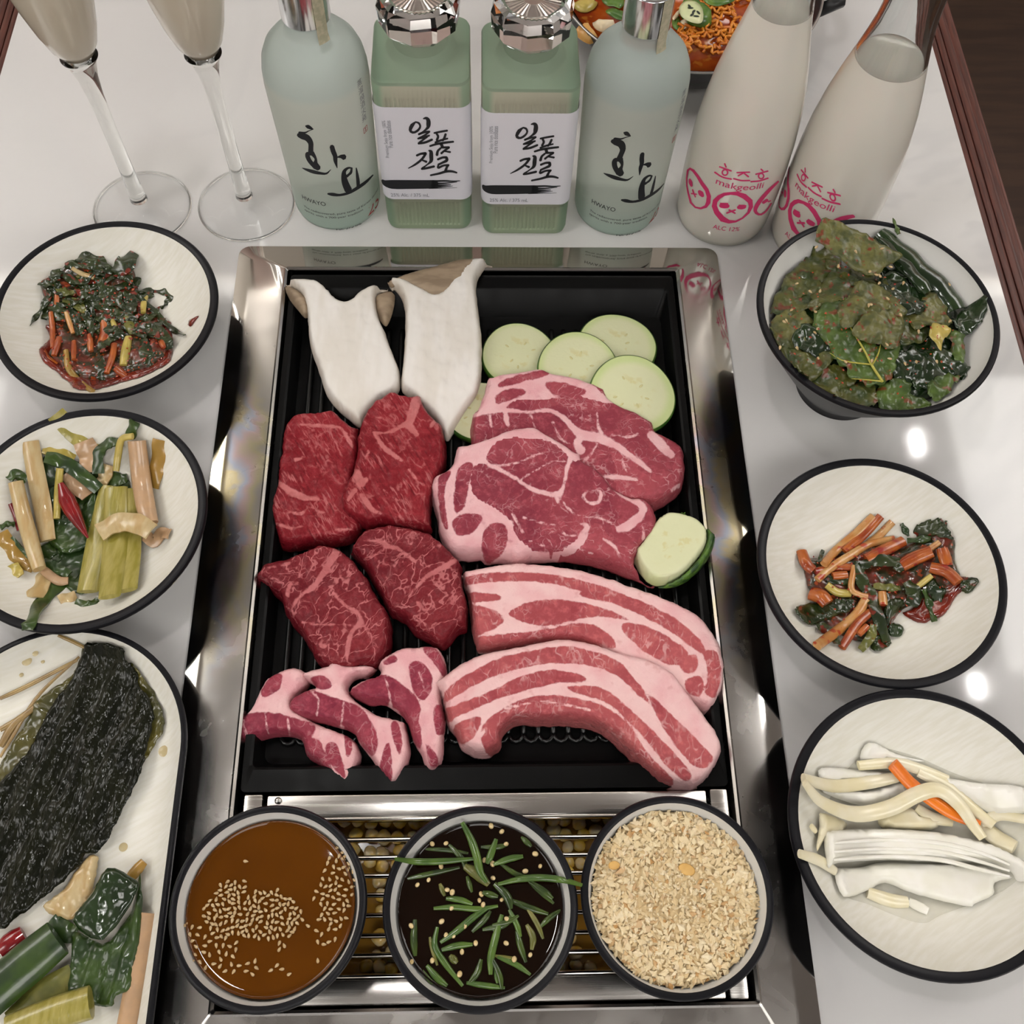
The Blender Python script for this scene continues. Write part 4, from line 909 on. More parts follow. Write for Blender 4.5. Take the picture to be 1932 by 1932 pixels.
P2f = [('lean', [(830, 545), (900, 485), (1000, 432), (1100, 402), (1250, 377), (1350, 392), (1440, 425), (1490, 470), (1535, 525), (1570, 585), (1530, 560), (1470, 500), (1390, 458), (1300, 440), (1200, 440), (1080, 462), (960, 505), (840, 575)]), ('lean', [(830, 605), (900, 575), (1000, 535), (1100, 485), (1200, 462), (1290, 472), (1345, 502), (1250, 508), (1150, 528), (1050, 556), (960, 592), (880, 628), (845, 650)]), ('lean', [(985, 640), (1080, 578), (1180, 552), (1300, 562), (1400, 592), (1480, 645), (1530, 722), (1580, 785), (1650, 858), (1620, 890), (1540, 840), (1480, 780), (1420, 718), (1340, 685), (1160, 672), (1090, 665), (1040, 700), (1030, 750), (990, 770), (960, 700)]), ('lean', [(1270, 520), (1380, 522), (1450, 562), (1540, 645), (1640, 745), (1715, 835), (1690, 860), (1620, 800), (1540, 700), (1470, 630), (1400, 575), (1300, 545)]), ('lean', [(1560, 545), (1610, 590), (1700, 680), (1785, 765), (1780, 800), (1740, 815), (1680, 765), (1620, 680), (1575, 600)]), ('lean', [(860, 665), (930, 632), (962, 640), (935, 700), (890, 728)]),
  ('seam', [(1050, 600, 8), (1180, 575, 6), (1350, 605, 6)]), ('seam', [(930, 770, 24), (945, 720, 14), (975, 680, 10)]), ('seam', [(1552, 490, 5), (1560, 520, 5)])]
tag(slab('pork_belly_slice', P1o, TP, lambda x, y: GZ + .001, .0185, .0016, .0050, m_belly, None, P1f, 12, .52795, .0006, 70, .9, 21), 'thick pork belly slice curving behind another, next to the zucchini end', 'pork', 'pork belly slices')
tag(slab('pork_belly_slice', P2o, TP, lambda x, y: GZ + .0035, .0215, .0016, .0052, m_belly, None, P2f, 12, .52795, .0006, 70, .9, 22), 'thick curved pork belly slice in front, arching above the sauce bowls', 'pork', 'pork belly slices')
J1o = [(300, 450), (340, 470), (350, 520), (310, 560), (300, 600), (380, 650), (480, 690), (520, 730), (535, 780), (520, 820), (490, 880), (440, 860), (390, 810), (340, 770), (320, 715), (250, 700), (150, 720), (90, 715), (60, 680), (70, 650), (120, 620), (150, 580), (170, 540), (200, 490), (250, 460)]
J1f = [('lean', [(50, 690), (80, 632), (200, 612), (320, 642), (372, 662), (340, 720), (300, 704), (200, 712), (85, 722)]), ('lean', [(175, 535), (215, 482), (250, 480), (240, 530), (188, 560)]), ('lean', [(315, 695), (385, 715), (402, 760), (432, 838), (390, 818), (335, 775)]), ('lean', [(405, 732), (440, 722), (468, 790), (478, 850), (452, 832), (412, 780)]), ('lean', [(472, 690), (492, 692), (500, 745), (482, 772)]), ('seam', [(190, 612, 6), (200, 700, 6)]), ('seam', [(110, 640, 5), (125, 705, 5)]), ('seam', [(270, 635, 5), (280, 700, 5)])]
J2o = [(430, 410), (460, 405), (480, 440), (560, 440), (590, 460), (560, 490), (510, 500), (490, 540), (530, 580), (600, 620), (680, 640), (700, 690), (710, 760), (690, 830), (650, 875), (610, 840), (570, 780), (530, 730), (500, 685), (400, 655), (320, 640), (275, 610), (290, 560), (340, 530), (370, 520), (330, 500), (330, 470), (380, 450), (420, 440)]
J2f = [('lean', [(268, 612), (285, 560), (340, 530), (430, 560), (520, 590), (572, 650), (592, 720), (572, 770), (530, 725), (480, 675), (380, 655)]), ('lean', [(350, 492), (400, 480), (430, 520), (385, 532)]), ('lean', [(608, 765), (632, 722), (645, 830), (632, 866), (600, 815)]), ('lean', [(640, 650), (666, 652), (680, 720), (670, 770), (645, 700)]), ('seam', [(350, 535, 5), (380, 570, 5), (370, 645, 5)]), ('seam', [(470, 580, 5), (460, 665, 5)])]
J3o = [(620, 410), (680, 380), (730, 375), (800, 375), (830, 420), (840, 480), (820, 560), (835, 640), (830, 700), (825, 780), (800, 825), (770, 820), (750, 770), (720, 720), (690, 640), (620, 590), (560, 590), (490, 545), (530, 500), (600, 475), (595, 450)]
J3f = [('lean', [(485, 548), (550, 500), (620, 480), (700, 530), (742, 582), (738, 645), (700, 645), (640, 592), (560, 595)]), ('lean', [(705, 442), (740, 430), (780, 470), (785, 530), (760, 568), (730, 556), (710, 500)]), ('lean', [(752, 380), (800, 386), (836, 450), (832, 490), (802, 450), (762, 402)]), ('lean', [(792, 600), (826, 592), (832, 680), (802, 690)]), ('lean', [(762, 722), (800, 762), (810, 805), (780, 805)]), ('lean', [(690, 622), (738, 642), (750, 745), (718, 712)]), ('lean', [(612, 430), (650, 410), (660, 430), (625, 445)]), ('seam', [(620, 490, 5), (640, 580, 5)]), ('seam', [(740, 470, 4), (760, 530, 4)])]
for i, (o_, f_, b_, l_) in enumerate(((J1o, J1f, .002, 'folded pork slice with fatty tip, leftmost of three on the plate corner'), (J2o, J2f, .0055, 'folded pork slice with fatty tip, middle of three'), (J3o, J3f, .008, 'folded pork slice with a dark red oval, next to the pork belly'))):
    tag(slab('pork_jowl_slice', o_, TP, GZ + b_, .0120, .0014, .0042, m_jowl, None, f_, 12, .52795, .0012, 110, .6, 31 + i), l_, 'pork', 'folded pork slices')

# king oyster mushrooms, cut lengthwise
m_mush = vary('mushroom_flesh', (.80, .77, .72), (.73, .69, .62), 40, .55, stretch=(1.8, .45, 1), bump=.45, bscale=110)
_q = NT(m_mush); _l = _q.b.inputs['Base Color'].links[0]; _src = _l.from_socket
_q.base(_q.mix(_q.math('MULTIPLY', _q.attr('side'), _q.math('MULTIPLY', _q.noise(_q.coord(), 90, 3), .9)), _src, (.42, .30, .18)))
m_mcap = vary('mushroom_cap', (.36, .27, .18), (.26, .19, .125), 60, .5, stretch=(1, 3, 1), bump=.15)
TM = Q(400, 440, .28986)
M1 = [(475, 325), (510, 295), (600, 288), (690, 310), (760, 370), (810, 420), (870, 435), (920, 415), (970, 370), (1040, 335), (1100, 325), (1140, 345), (1140, 375), (1090, 390), (1070, 440), (1080, 530), (1110, 600), (1140, 680), (1180, 790), (1220, 890), (1225, 1000), (1190, 1060), (1100, 1110), (1020, 1190), (970, 1268), (900, 1220), (810, 1140), (750, 1060), (720, 980), (690, 880), (650, 770), (630, 660), (625, 560), (610, 490), (590, 420), (550, 370), (500, 345)]
M1c = [[(478, 330), (540, 345), (620, 420), (640, 500), (612, 552), (560, 500), (490, 405)], [(1060, 430), (1090, 380), (1150, 362), (1190, 400), (1180, 500), (1150, 580), (1125, 602), (1080, 540)]]
M2 = [(1150, 320), (1190, 285), (1260, 300), (1350, 345), (1440, 385), (1510, 370), (1560, 290), (1620, 210), (1690, 165), (1760, 160), (1810, 185), (1825, 215), (1790, 215), (1740, 280), (1720, 350), (1725, 430), (1740, 560), (1755, 680), (1755, 830), (1750, 960), (1720, 1080), (1650, 1180), (1580, 1290), (1525, 1350), (1450, 1230), (1300, 1080), (1240, 1030), (1230, 960), (1245, 830), (1255, 700), (1260, 600), (1255, 500), (1230, 420), (1190, 370), (1170, 370)]
M2c = [[(1143, 310), (1190, 280), (1300, 240), (1450, 200), (1600, 160), (1700, 150), (1780, 158), (1740, 230), (1640, 330), (1540, 420), (1440, 440), (1330, 390), (1220, 340), (1165, 350)]]
mz = lambda x, y: GZ + .002 + max(0, min(.014, (y - .40) * .16))
for o_, caps, lb, sd in ((M1, M1c, 'sliced king oyster mushroom with white cut face, the one at the plate corner', 41), (M2, M2c, 'sliced king oyster mushroom with tan cap reaching over the steel frame', 42)):
    ms = slab('mushroom_slice', o_, TM, mz, .011, .0018, .004, m_mush, None, (), -12, 1, .0010, 130, .5, sd)
    for j, cp in enumerate(caps):
        ch = slab('cap', cp, TM, (lambda x, y: mz(x, y) + (.001 if sd == 41 else .004)), .0075, .0018, .007, m_mcap, None, (), -12, 1, .0004, 60, .4, sd + 3 + j)
        ch.parent = ms; ch.location = Vector(ch.location) - Vector(ms.location)
    tag(ms, lb, 'mushroom', 'mushroom slices')

# zucchini rounds
m_zfl = mat('zucchini_flesh', (.72, .74, .46), .38, coat=.15); q = NT(m_zfl); v = q.coord()
gr = q.n('ShaderNodeVectorMath', operation='LENGTH'); sp_ = q.n('ShaderNodeVectorMath', operation='MULTIPLY'); q.l(v, sp_.inputs[0]); sp_.inputs[1].default_value = (1, 1, 0); q.l(sp_.outputs[0], gr.inputs[0]); rr_ = gr.outputs['Value']
c = q.mix(q.smooth(rr_, .022, .0285), (.66, .67, .40), (.50, .62, .20)); c = q.mix(q.math('MULTIPLY', q.smooth(q.noise(v, 130, 3), .56, .66), q.math('SUBTRACT', 1.0, q.smooth(rr_, .010, .020))), c, (.60, .55, .22)); q.base(q.mix(.3, c, q.mix(q.noise(v, 60, 4), (.64, .70, .40), (.82, .82, .62)))); q.bump(q.noise(v, 300, 1), .15, .0008)
m_zsk = vary('zucchini_skin', (.10, .24, .03), (.03, .10, .015), 40, .35, stretch=(1, 1, .3))
m_seed = mat('zucchini_seed', (.62, .58, .28), .4)
def zucchini(px, py, z, r, label, tilt=(0, 0), h=.0065, squash=1.0, rz=0.0, seeds=5, sd=0):
    c = P(px, py, z + h); e = empty('zucchini_slice', (c[0], c[1], z), label, 'zucchini', 'zucchini slices'); e.rotation_euler = (tilt[0], tilt[1], rz)
    rg = random.Random(sd); ph = rg.random() * 6
    def wob(v): return [(x * (1 + .02 * math.cos(3 * math.atan2(y, x) + ph)), y * squash * (1 + .02 * math.cos(3 * math.atan2(y, x) + ph)), zz) for x, y, zz in v]
    v, f = lathe([(0, .0004), (r - .0012, .0004), (r - .0008, .001), (r - .0008, h - .0006), (r - .0014, h), (r * .6, h + .0004), (0, h + .0002)], 60); mobj('flesh', wob(v), f, m_zfl, e, sharp=40)
    v, f = lathe([(r - .0010, .0002), (r - .0002, .0010), (r, h * .5), (r - .0002, h - .0010), (r - .0010, h - .0001)], 60); mobj('skin', wob(v), f, m_zsk, e)
    sv, sf = lathe([(0, -.0004), (.0012, 0), (.0008, .0003), (0, .0004)], 8)
    for k in range(seeds):
        a = 6.28 * k / seeds + rg.uniform(-.4, .4); q_ = r * rg.uniform(.28, .45); o = mobj('seed', [(x * 1.7, y * .8, zz) for x, y, zz in sv], sf, m_seed, e, loc=(q_ * math.cos(a), q_ * squash * math.sin(a), h + .0002)); o.rotation_euler = (0, 0, a)
    return e
g1 = lambda x, y: TN([(x, y)])[0]
zucchini(*g1(575, 345), GZ - .001, .0280, 'zucchini slice next to the right mushroom', (.02, .0), sd=1)
zucchini(*g1(1170, 300), GZ - .001, .0300, 'zucchini slice at the back corner of the plate, half hidden', (.03, .02), sd=2)
zucchini(*g1(935, 420), GZ + .0052, .0300, 'zucchini slice in the middle, lying on two others', (.06, .0), sd=3)
zucchini(*g1(1262, 585), GZ + .0095, .0318, 'zucchini slice lying highest, behind the pork neck', (.10, .06), sd=4, seeds=6)
zucchini(*g1(330, 690), GZ - .001, .0250, 'zucchini slice almost hidden under the pork neck and mushroom', (.0, .0), sd=5)
# end slice with thick ridged skin
Z5 = [(1400, 1370), (1440, 1330), (1490, 1305), (1560, 1310), (1640, 1340), (1690, 1390), (1712, 1440), (1705, 1530), (1660, 1600), (1600, 1670), (1520, 1730), (1430, 1755), (1370, 1740), (1300, 1660), (1270, 1560), (1330, 1480)]
zs = slab('zucchini_slice', Z5, TN, (lambda x, y: GZ + .002 + max(0, (x - .085)) * .24), .012, .0015, .003, m_zfl, None, (), -12, 1, .0004, 60, .3, 51)
zs['label'] = 'zucchini end slice with dark ridged skin, beside the pork belly'; zs['category'] = 'zucchini'; zs['group'] = 'zucchini slices'
zk = slab('skin', [(1560, 1300), (1650, 1330), (1710, 1385), (1762, 1440), (1768, 1470), (1745, 1560), (1690, 1640), (1620, 1710), (1530, 1760), (1430, 1768), (1440, 1740), (1520, 1720), (1600, 1655), (1660, 1590), (1695, 1520), (1700, 1440), (1680, 1395), (1630, 1350)], TN, (lambda x, y: GZ + .002 + max(0, (x - .085)) * .24), .0095, .0012, .004, vary('zucchini_end_skin', (.022, .06, .015), (.10, .20, .03), 220, .35, stretch=(1, .3, 1), bump=.5, bscale=300), None, (), -12, 1, .0012, 260, .5, 52)
zk.parent = zs; zk.location = Vector(zk.location) - Vector(zs.location)
# ------------------------------------------------------------------ side dishes
def flat(zf, lift=0.0): return lambda x, y: zf(x, y) + lift
def path_on(tr, pts, zf, lift, n=None):
    """a traced line laid on the surface zf, lifted by lift (a third value adds millimetres)"""
    out = []
    for p in tr(pts):
        x, y = p[0], p[1]; l = lift + (p[2] * .001 if len(p) > 2 else 0); w = P(x, y, .03)
        for _ in range(6): w = P(x, y, zf(w[0], w[1]) + l)
        out.append(w)
    return catmull(out, n or max(6, 5 * len(pts)))
def pxm(tr, pts, zf):
    """metres per traced unit near the first point"""
    a, b = tr([(0, 0), (1, 0)]); s = b[0] - a[0]; p = tr([pts[len(pts) // 2]])[0]; w = P(p[0], p[1], .03); z = zf(w[0], w[1])
    return s * np.linalg.norm(P(p[0] + 1, p[1], z) - P(p[0], p[1], z))
FOOD = dict(
    dgreen=vary('dark_green_leaf', (.026, .040, .009), (.012, .022, .006), 90, .25, coat=.4, c3=(.16, .02, .01), bump=.3, bscale=260),
    green=vary('green_leaf', (.035, .070, .010), (.016, .038, .008), 70, .3, coat=.3, stretch=(1, 1, 1), bump=.2, bscale=200),
    chili=vary('green_chilli', (.085, .155, .022), (.04, .09, .013), 80, .3, coat=.35, bump=.1),
    dchili=vary('soaked_chilli', (.05, .085, .012), (.02, .04, .008), 80, .25, coat=.4),
    olive=vary('olive_leaf', (.17, .16, .035), (.09, .10, .02), 80, .3, coat=.3, bump=.2),
    yellow=vary('yellow_stalk', (.52, .40, .10), (.38, .30, .06), 90, .3, coat=.35, stretch=(1, 1, 1), bump=.15),
    amber=vary('amber_leaf', (.36, .20, .035), (.30, .18, .035), 60, .3, coat=.4, bump=.15),
    cream=vary('cream_leek', (.52, .40, .21), (.46, .31, .13), 70, .3, coat=.35, bump=.15, stretch=(3, 1, 1)),
    pink=vary('blush_leek', (.50, .31, .17), (.44, .28, .16), 120, .3, coat=.35, bump=.15),
    leek=vary('leek_green', (.27, .235, .035), (.38, .32, .085), 110, .28, coat=.45, stretch=(2.5, .4, 1), bump=.2),
    orange=vary('kimchi_stalk', (.42, .105, .016), (.28, .045, .010), 90, .28, coat=.4, c3=(.25, .012, .008), bump=.2),
    pale=vary('kimchi_white_stalk', (.56, .33, .13), (.48, .19, .045), 80, .3, coat=.35, c3=(.38, .05, .015), bump=.15),
    red=vary('red_chilli', (.24, .008, .01), (.15, .005, .008), 60, .18, coat=.6),
    sauce=vary('kimchi_sauce', (.20, .018, .006), (.11, .010, .005), 80, .15, coat=.6, bump=.3, bscale=200),
    mass=vary('kimchi_mass', (.14, .022, .012), (.025, .03, .012), 130, .25, coat=.5, c3=(.30, .05, .01), bump=.6, bscale=260),
    radish=vary('white_radish', (.86, .84, .78), (.80, .78, .68), 50, .3, coat=.3, bump=.1),
    rcream=vary('pickled_radish', (.74, .66, .42), (.78, .72, .54), 50, .28, coat=.35, bump=.1),
    carrot=vary('carrot', (.80, .20, .012), (.70, .15, .01), 60, .35, coat=.2),
    kelp=vary('kelp', (.004, .005, .002), (.010, .011, .005), 35, .2, spec=.3, stretch=(2.4, .8, 1), bump=.7, bscale=200),
    kelpedge=vary('kelp_edge', (.10, .085, .018), (.05, .05, .012), 50, .25, coat=.4, bump=.3),
    tan=vary('tan_stem', (.36, .24, .08), (.24, .15, .05), 60, .3, coat=.3),
    sage=vary('sage_leaf', (.135, .130, .036), (.050, .060, .015), 110, .42, coat=.12, c3=(.17, .032, .009), bump=.8, bscale=300),
    pleaf=vary('perilla_leaf', (.028, .046, .008), (.085, .085, .016), 80, .35, coat=.22, c3=(.12, .025, .007), bump=.8, bscale=300),
    bleaf=vary('bright_leaf', (.075, .125, .020), (.035, .065, .010), 70, .35, coat=.22, c3=(.15, .04, .009), bump=.7, bscale=280),
    gloss=vary('glossy_dark_leaf', (.014, .033, .007), (.007, .018, .005), 50, .2, coat=.5, bump=.5, bscale=180))
def put(o, label, cat, group): return tag(recenter(o), label, cat, group)
CNT = [0]
def band(tr, pts, w, color, zf, lift, name, label, group, cat, kind='strip', cup=-.9, thick=.0007, wav=.0006, taper=None, flatn=1.0):
    CNT[0] += 1; s = pxm(tr, pts, zf); path = path_on(tr, pts, zf, lift)
    wd = [w * s * t for t in (taper or (.8, 1, 1, .75))]
    if kind == 'tube': v, f = tube(path, [x / 2 for x in wd], 10, flatn)
    else: v, f = strip(path, wd, thick, cup, 6, wav, (CNT[0] % 5 - 2) * .12, seed=CNT[0])
    return put(mobj(name, v, f, FOOD[color], sharp=60), label, cat, group)
def leaf(tr, ol, color, zf, lift, name, label, group, cat, wav=.0022, T=.0010, step=.0019, seed=None, wsc=75, rough=1.8, fold=None, per=3):
    CNT[0] += 1; sd = seed if seed is not None else CNT[0]
    b = lambda x, y: zf(x, y) + lift + wav * (nz(x + sd * .37, y, sd * .7, wsc) + .55 * nz(x, y + sd, 3, wsc * 2.2) - .8 * abs(nz(x - sd, y * .8, 7, wsc * 1.5)))
    if fold:
        b0 = b; fx, fy, fa, fq = fold
        b = lambda x, y: b0(x, y) + fa * math.sin(fq * (x * fy - y * fx) + 2.2 * nz(x, y, 2, 30)) + .5 * fa * math.sin(2.7 * fq * (x * fy - y * fx) + 3 * nz(x, y, 4, 26))
    o = slab(name, ol, tr, b, T, step, .0014, FOOD[color], None, (), -12, 1, .0010, 240, rough, sd, warp=0.0, lift=.3, smooth_per=per)
    return put(o, label, cat, group)
from mathutils.kdtree import KDTree
def surface_of(o, zf):
    """height of the top of o, and of zf beside it"""
    me = o.data; n = len(me.vertices); kd = KDTree(n); zs_ = []
    for i, v_ in enumerate(me.vertices):
        w = v_.co + Vector(o.location); kd.insert(Vector((w.x, w.y, -w.z * .02)), i); zs_.append(w.z)
    kd.balance()
    def h(x, y):
        r = kd.find_n(Vector((x, y, -.002)), 4); d = r[0][2]; z = max(zs_[i] for _, i, _ in r)
        return max(z, zf(x, y)) if math.hypot(r[0][0].x - x, r[0][0].y - y) < .0025 else zf(x, y)
    return h
def pile(tr, ol, color, zf, lift, T, name, label, cat, parent_kind='stuff', edge=.012, bump=.0022, bs=130):
    o = slab(name, ol, tr, (lambda x, y: zf(x, y) + lift), T, .0020, edge, FOOD[color], None, (), -12, 1, bump, bs, 1.2, len(ol))
    return tag(recenter(o), label, cat, None, parent_kind)
_sv, _sf = lathe([(0, 0), (.0006, .0002), (.0010, .0009), (.0009, .0018), (.0004, .0029), (0, .0033)], 8)
SEED_ME = mobj('sesame_seed', [(x, y * .55, z - .0016) for x, y, z in _sv], _sf, vary('sesame', (.46, .31, .15), (.54, .40, .22), 400, .45), None)
_seed_first = [True]
def seed(p, label, group, sc=1.0, rg=RND, tilt=.35, cat='sesame seed', name='sesame_seed'):
    rot = (math.pi / 2 + rg.uniform(-tilt, tilt), rg.uniform(-tilt, tilt), rg.uniform(0, 6.28))
    if _seed_first[0]: o = SEED_ME; o.location = p; o.rotation_euler = rot; _seed_first[0] = False
    else: o = share(name, SEED_ME.data, None, tuple(p), rot)
    o.scale = (sc, sc, sc); return tag(o, label, cat, group)

def flakes(tr, poly, zf, lift, n, label, sd, size=.0011):
    rg = random.Random(sd); a = np.array(poly, float); lo, hi = a.min(0), a.max(0); mb = MB(); k = 0
    while k < n:
        p = (rg.uniform(lo[0], hi[0]), rg.uniform(lo[1], hi[1]))
        if not inside(np.array([p]), a)[0]: continue
        k += 1; w = path_on(tr, [p, (p[0] + 1, p[1])], zf, lift + rg.uniform(-.0012, .0008), 2)[0]; s = size * rg.uniform(.5, 1.3)
        M = Matrix.Translation(Vector(w)) @ Matrix.Rotation(rg.uniform(0, 6.28), 4, 'Z') @ Matrix.Rotation(rg.uniform(-.5, .5), 4, 'X')
        mb.add([M @ Vector(c_) for c_ in ((s, 0, 0), (0, s * .7, 0), (-s * .9, 0, 0), (0, -s * .6, 0), (0, 0, s * .35), (0, 0, -s * .35))], [(0, 1, 4), (1, 2, 4), (2, 3, 4), (3, 0, 4), (1, 0, 5), (2, 1, 5), (3, 2, 5), (0, 3, 5)])
    return tag(mb.obj('chilli_flakes', vary('chilli_flake', (.28, .018, .008), (.40, .06, .01), 300, .35, coat=.3), smooth=False), label, 'chilli flakes', None, 'stuff')
# --- chive kimchi, upper left bowl
T_ = Q(0, 400, .24845); zf = B['L1'][1]; g = 'pieces of the chive kimchi by the wine glasses'
pile(T_, [(300, 1040), (380, 950), (420, 850), (1200, 800), (1300, 900), (1315, 1050), (1285, 1170), (1100, 1260), (900, 1320), (720, 1378), (600, 1365), (500, 1280), (410, 1195), (325, 1135)], 'sauce', zf, .0006, .0030, 'kimchi_sauce', 'dark red kimchi sauce pooled in the bowl by the wine glasses', 'sauce', edge=.004, bump=.0006)
ol = [(470, 540), (560, 480), (660, 430), (760, 430), (880, 480), (960, 420), (1030, 480), (1050, 580), (1180, 760), (1270, 900), (1280, 1050), (1220, 1160), (1000, 1240), (760, 1300), (560, 1250), (420, 1140), (360, 1060), (400, 980), (390, 780), (370, 620)]
pl_ = pile(T_, ol, 'mass', zf, .001, .0100, 'kimchi_paste', 'red chilli paste and chopped chives heaped in the bowl by the wine glasses', 'kimchi')
def hump(zf, c, r, h): return lambda x, y: zf(x, y) + h * max(0.0, 1 - ((x - c[0]) ** 2 + (y - c[1]) ** 2) / (r * r)) ** .5
c1 = P(*T_([(830, 830)])[0], .03); zh = surface_of(pl_, zf)
for pts, w in (([(600, 640), (700, 590), (850, 490), (1000, 425)], 42), ([(490, 400), (620, 390), (760, 400), (860, 460)], 70), ([(600, 380), (660, 335), (740, 365), (800, 430)], 90), ([(880, 470), (940, 390), (1020, 305)], 120), ([(1040, 600), (1150, 592), (1240, 600), (1290, 640), (1260, 690), (1218, 730)], 42), ([(365, 600), (345, 700), (330, 815)], 52), ([(390, 640), (300, 750), (230, 855)], 26), ([(1060, 640), (1160, 740), (1300, 880), (1400, 930)], 34), ([(630, 720), (610, 820), (600, 930)], 74), ([(830, 620), (920, 700), (1030, 800)], 38), ([(870, 740), (960, 775), (1050, 800)], 84), ([(760, 1060), (800, 980), (900, 930)], 62), ([(770, 1100), (755, 1200), (780, 1290)], 60), ([(1080, 950), (1110, 1080), (1150, 1180)], 76), ([(1180, 860), (1250, 960), (1290, 1040)], 74), ([(440, 430), (415, 480), (400, 530)], 66), ([(950, 570), (1020, 525), (1065, 545)], 84), ([(680, 650), (790, 710), (870, 650)], 74), ([(1060, 800), (1140, 790), (1200, 720)], 50), ([(480, 480), (600, 520), (700, 470)], 60), ([(520, 600), (620, 580), (760, 560)], 60), ([(930, 860), (1040, 900), (1120, 860)], 56), ([(660, 880), (760, 860)], 60), ([(290, 540), (380, 540), (470, 560)], 40), ([(1000, 680), (1100, 660)], 60), ([(420, 560), (520, 640)], 44)):
    band(T_, pts, w * 1.35, 'dgreen', zh, .0008 + (CNT[0] % 4) * .0007, 'chive_leaf', 'dark green chive leaf in the kimchi bowl by the wine glasses', g, 'chive', cup=-.6, wav=.0010, taper=(.6, 1, 1, .45))
rl = random.Random(17); pu = np.array([(430, 470), (560, 390), (700, 370), (820, 410), (940, 440), (1050, 600), (1170, 760), (1240, 900), (1000, 940), (700, 920), (500, 900), (400, 780)], float)
k = 0
while k < 54:
    x_, y_ = rl.uniform(400, 1240), rl.uniform(370, 940)
    if not inside(np.array([(x_, y_)]), pu)[0]: continue
    k += 1; d_ = rl.uniform(-.5, 1.3); L_ = rl.uniform(60, 130); b_ = rl.uniform(-35, 35)
    band(T_, [(x_ - L_ * math.cos(d_), y_ - L_ * math.sin(d_)), (x_ - b_ * math.sin(d_), y_ + b_ * math.cos(d_)), (x_ + L_ * math.cos(d_), y_ + L_ * math.sin(d_))], rl.uniform(48, 95), 'olive' if k % 9 == 0 else 'dgreen', zh, .0006 + (k % 5) * .0006, 'chive_leaf', 'dark green chive leaf in the kimchi bowl by the wine glasses', g, 'chive', cup=-.6, wav=.0010, taper=(.5, 1, 1, .4))
for pts, w, cl in (([(385, 760), (398, 880), (400, 1030)], 44, 'orange'), ([(320, 1040), (350, 1110), (430, 1165)], 66, 'orange'), ([(500, 1050), (520, 1180), (600, 1285), (705, 1362)], 52, 'amber'), ([(450, 950), (410, 1090)], 56, 'orange'), ([(790, 820), (805, 920), (770, 1010)], 96, 'orange'), ([(870, 1000), (850, 1110), (808, 1225)], 54, 'orange'), ([(870, 1180), (955, 1245)], 62, 'orange'), ([(975, 950), (955, 1050), (935, 1165)], 72, 'yellow'), ([(1115, 620), (1092, 690), (1088, 765)], 48, 'yellow'), ([(545, 425), (625, 470), (715, 500)], 42, 'cream'), ([(432, 610), (430, 730)], 42, 'orange'), ([(850, 820), (885, 905)], 44, 'yellow'), ([(500, 760), (555, 920)], 40, 'pale'), ([(1215, 965), (1245, 1030)], 44, 'orange'), ([(680, 930), (690, 1060)], 50, 'orange'), ([(560, 980), (560, 1120)], 44, 'orange')):
    band(T_, pts, w, cl, zh, .0008 + (CNT[0] % 3) * .0006, 'chive_stalk', {'orange': 'orange-red stained chive stalk in the kimchi bowl by the wine glasses', 'amber': 'long golden stalk curling at the front of the chive kimchi', 'yellow': 'yellow-green chive stalk in the kimchi bowl by the wine glasses', 'cream': 'pale chive stalk lying on top of the chive kimchi', 'pale': 'whitish chive stalk in the side of the kimchi by the glasses'}[cl], g, 'chive', 'tube', flatn=.6, taper=(.8, 1, 1, .8))
leaf(T_, [(1425, 860), (1440, 815), (1510, 790), (1495, 830), (1460, 872)], 'sauce', zf, .0004, 'sauce_drop', 'red drop of kimchi sauce on the white bowl wall', None, 'sauce', wav=0, T=.0016, step=.0012)

flakes(T_, ol, zh, .0026, 190, 'red chilli flakes sprinkled over the chive kimchi', 4)

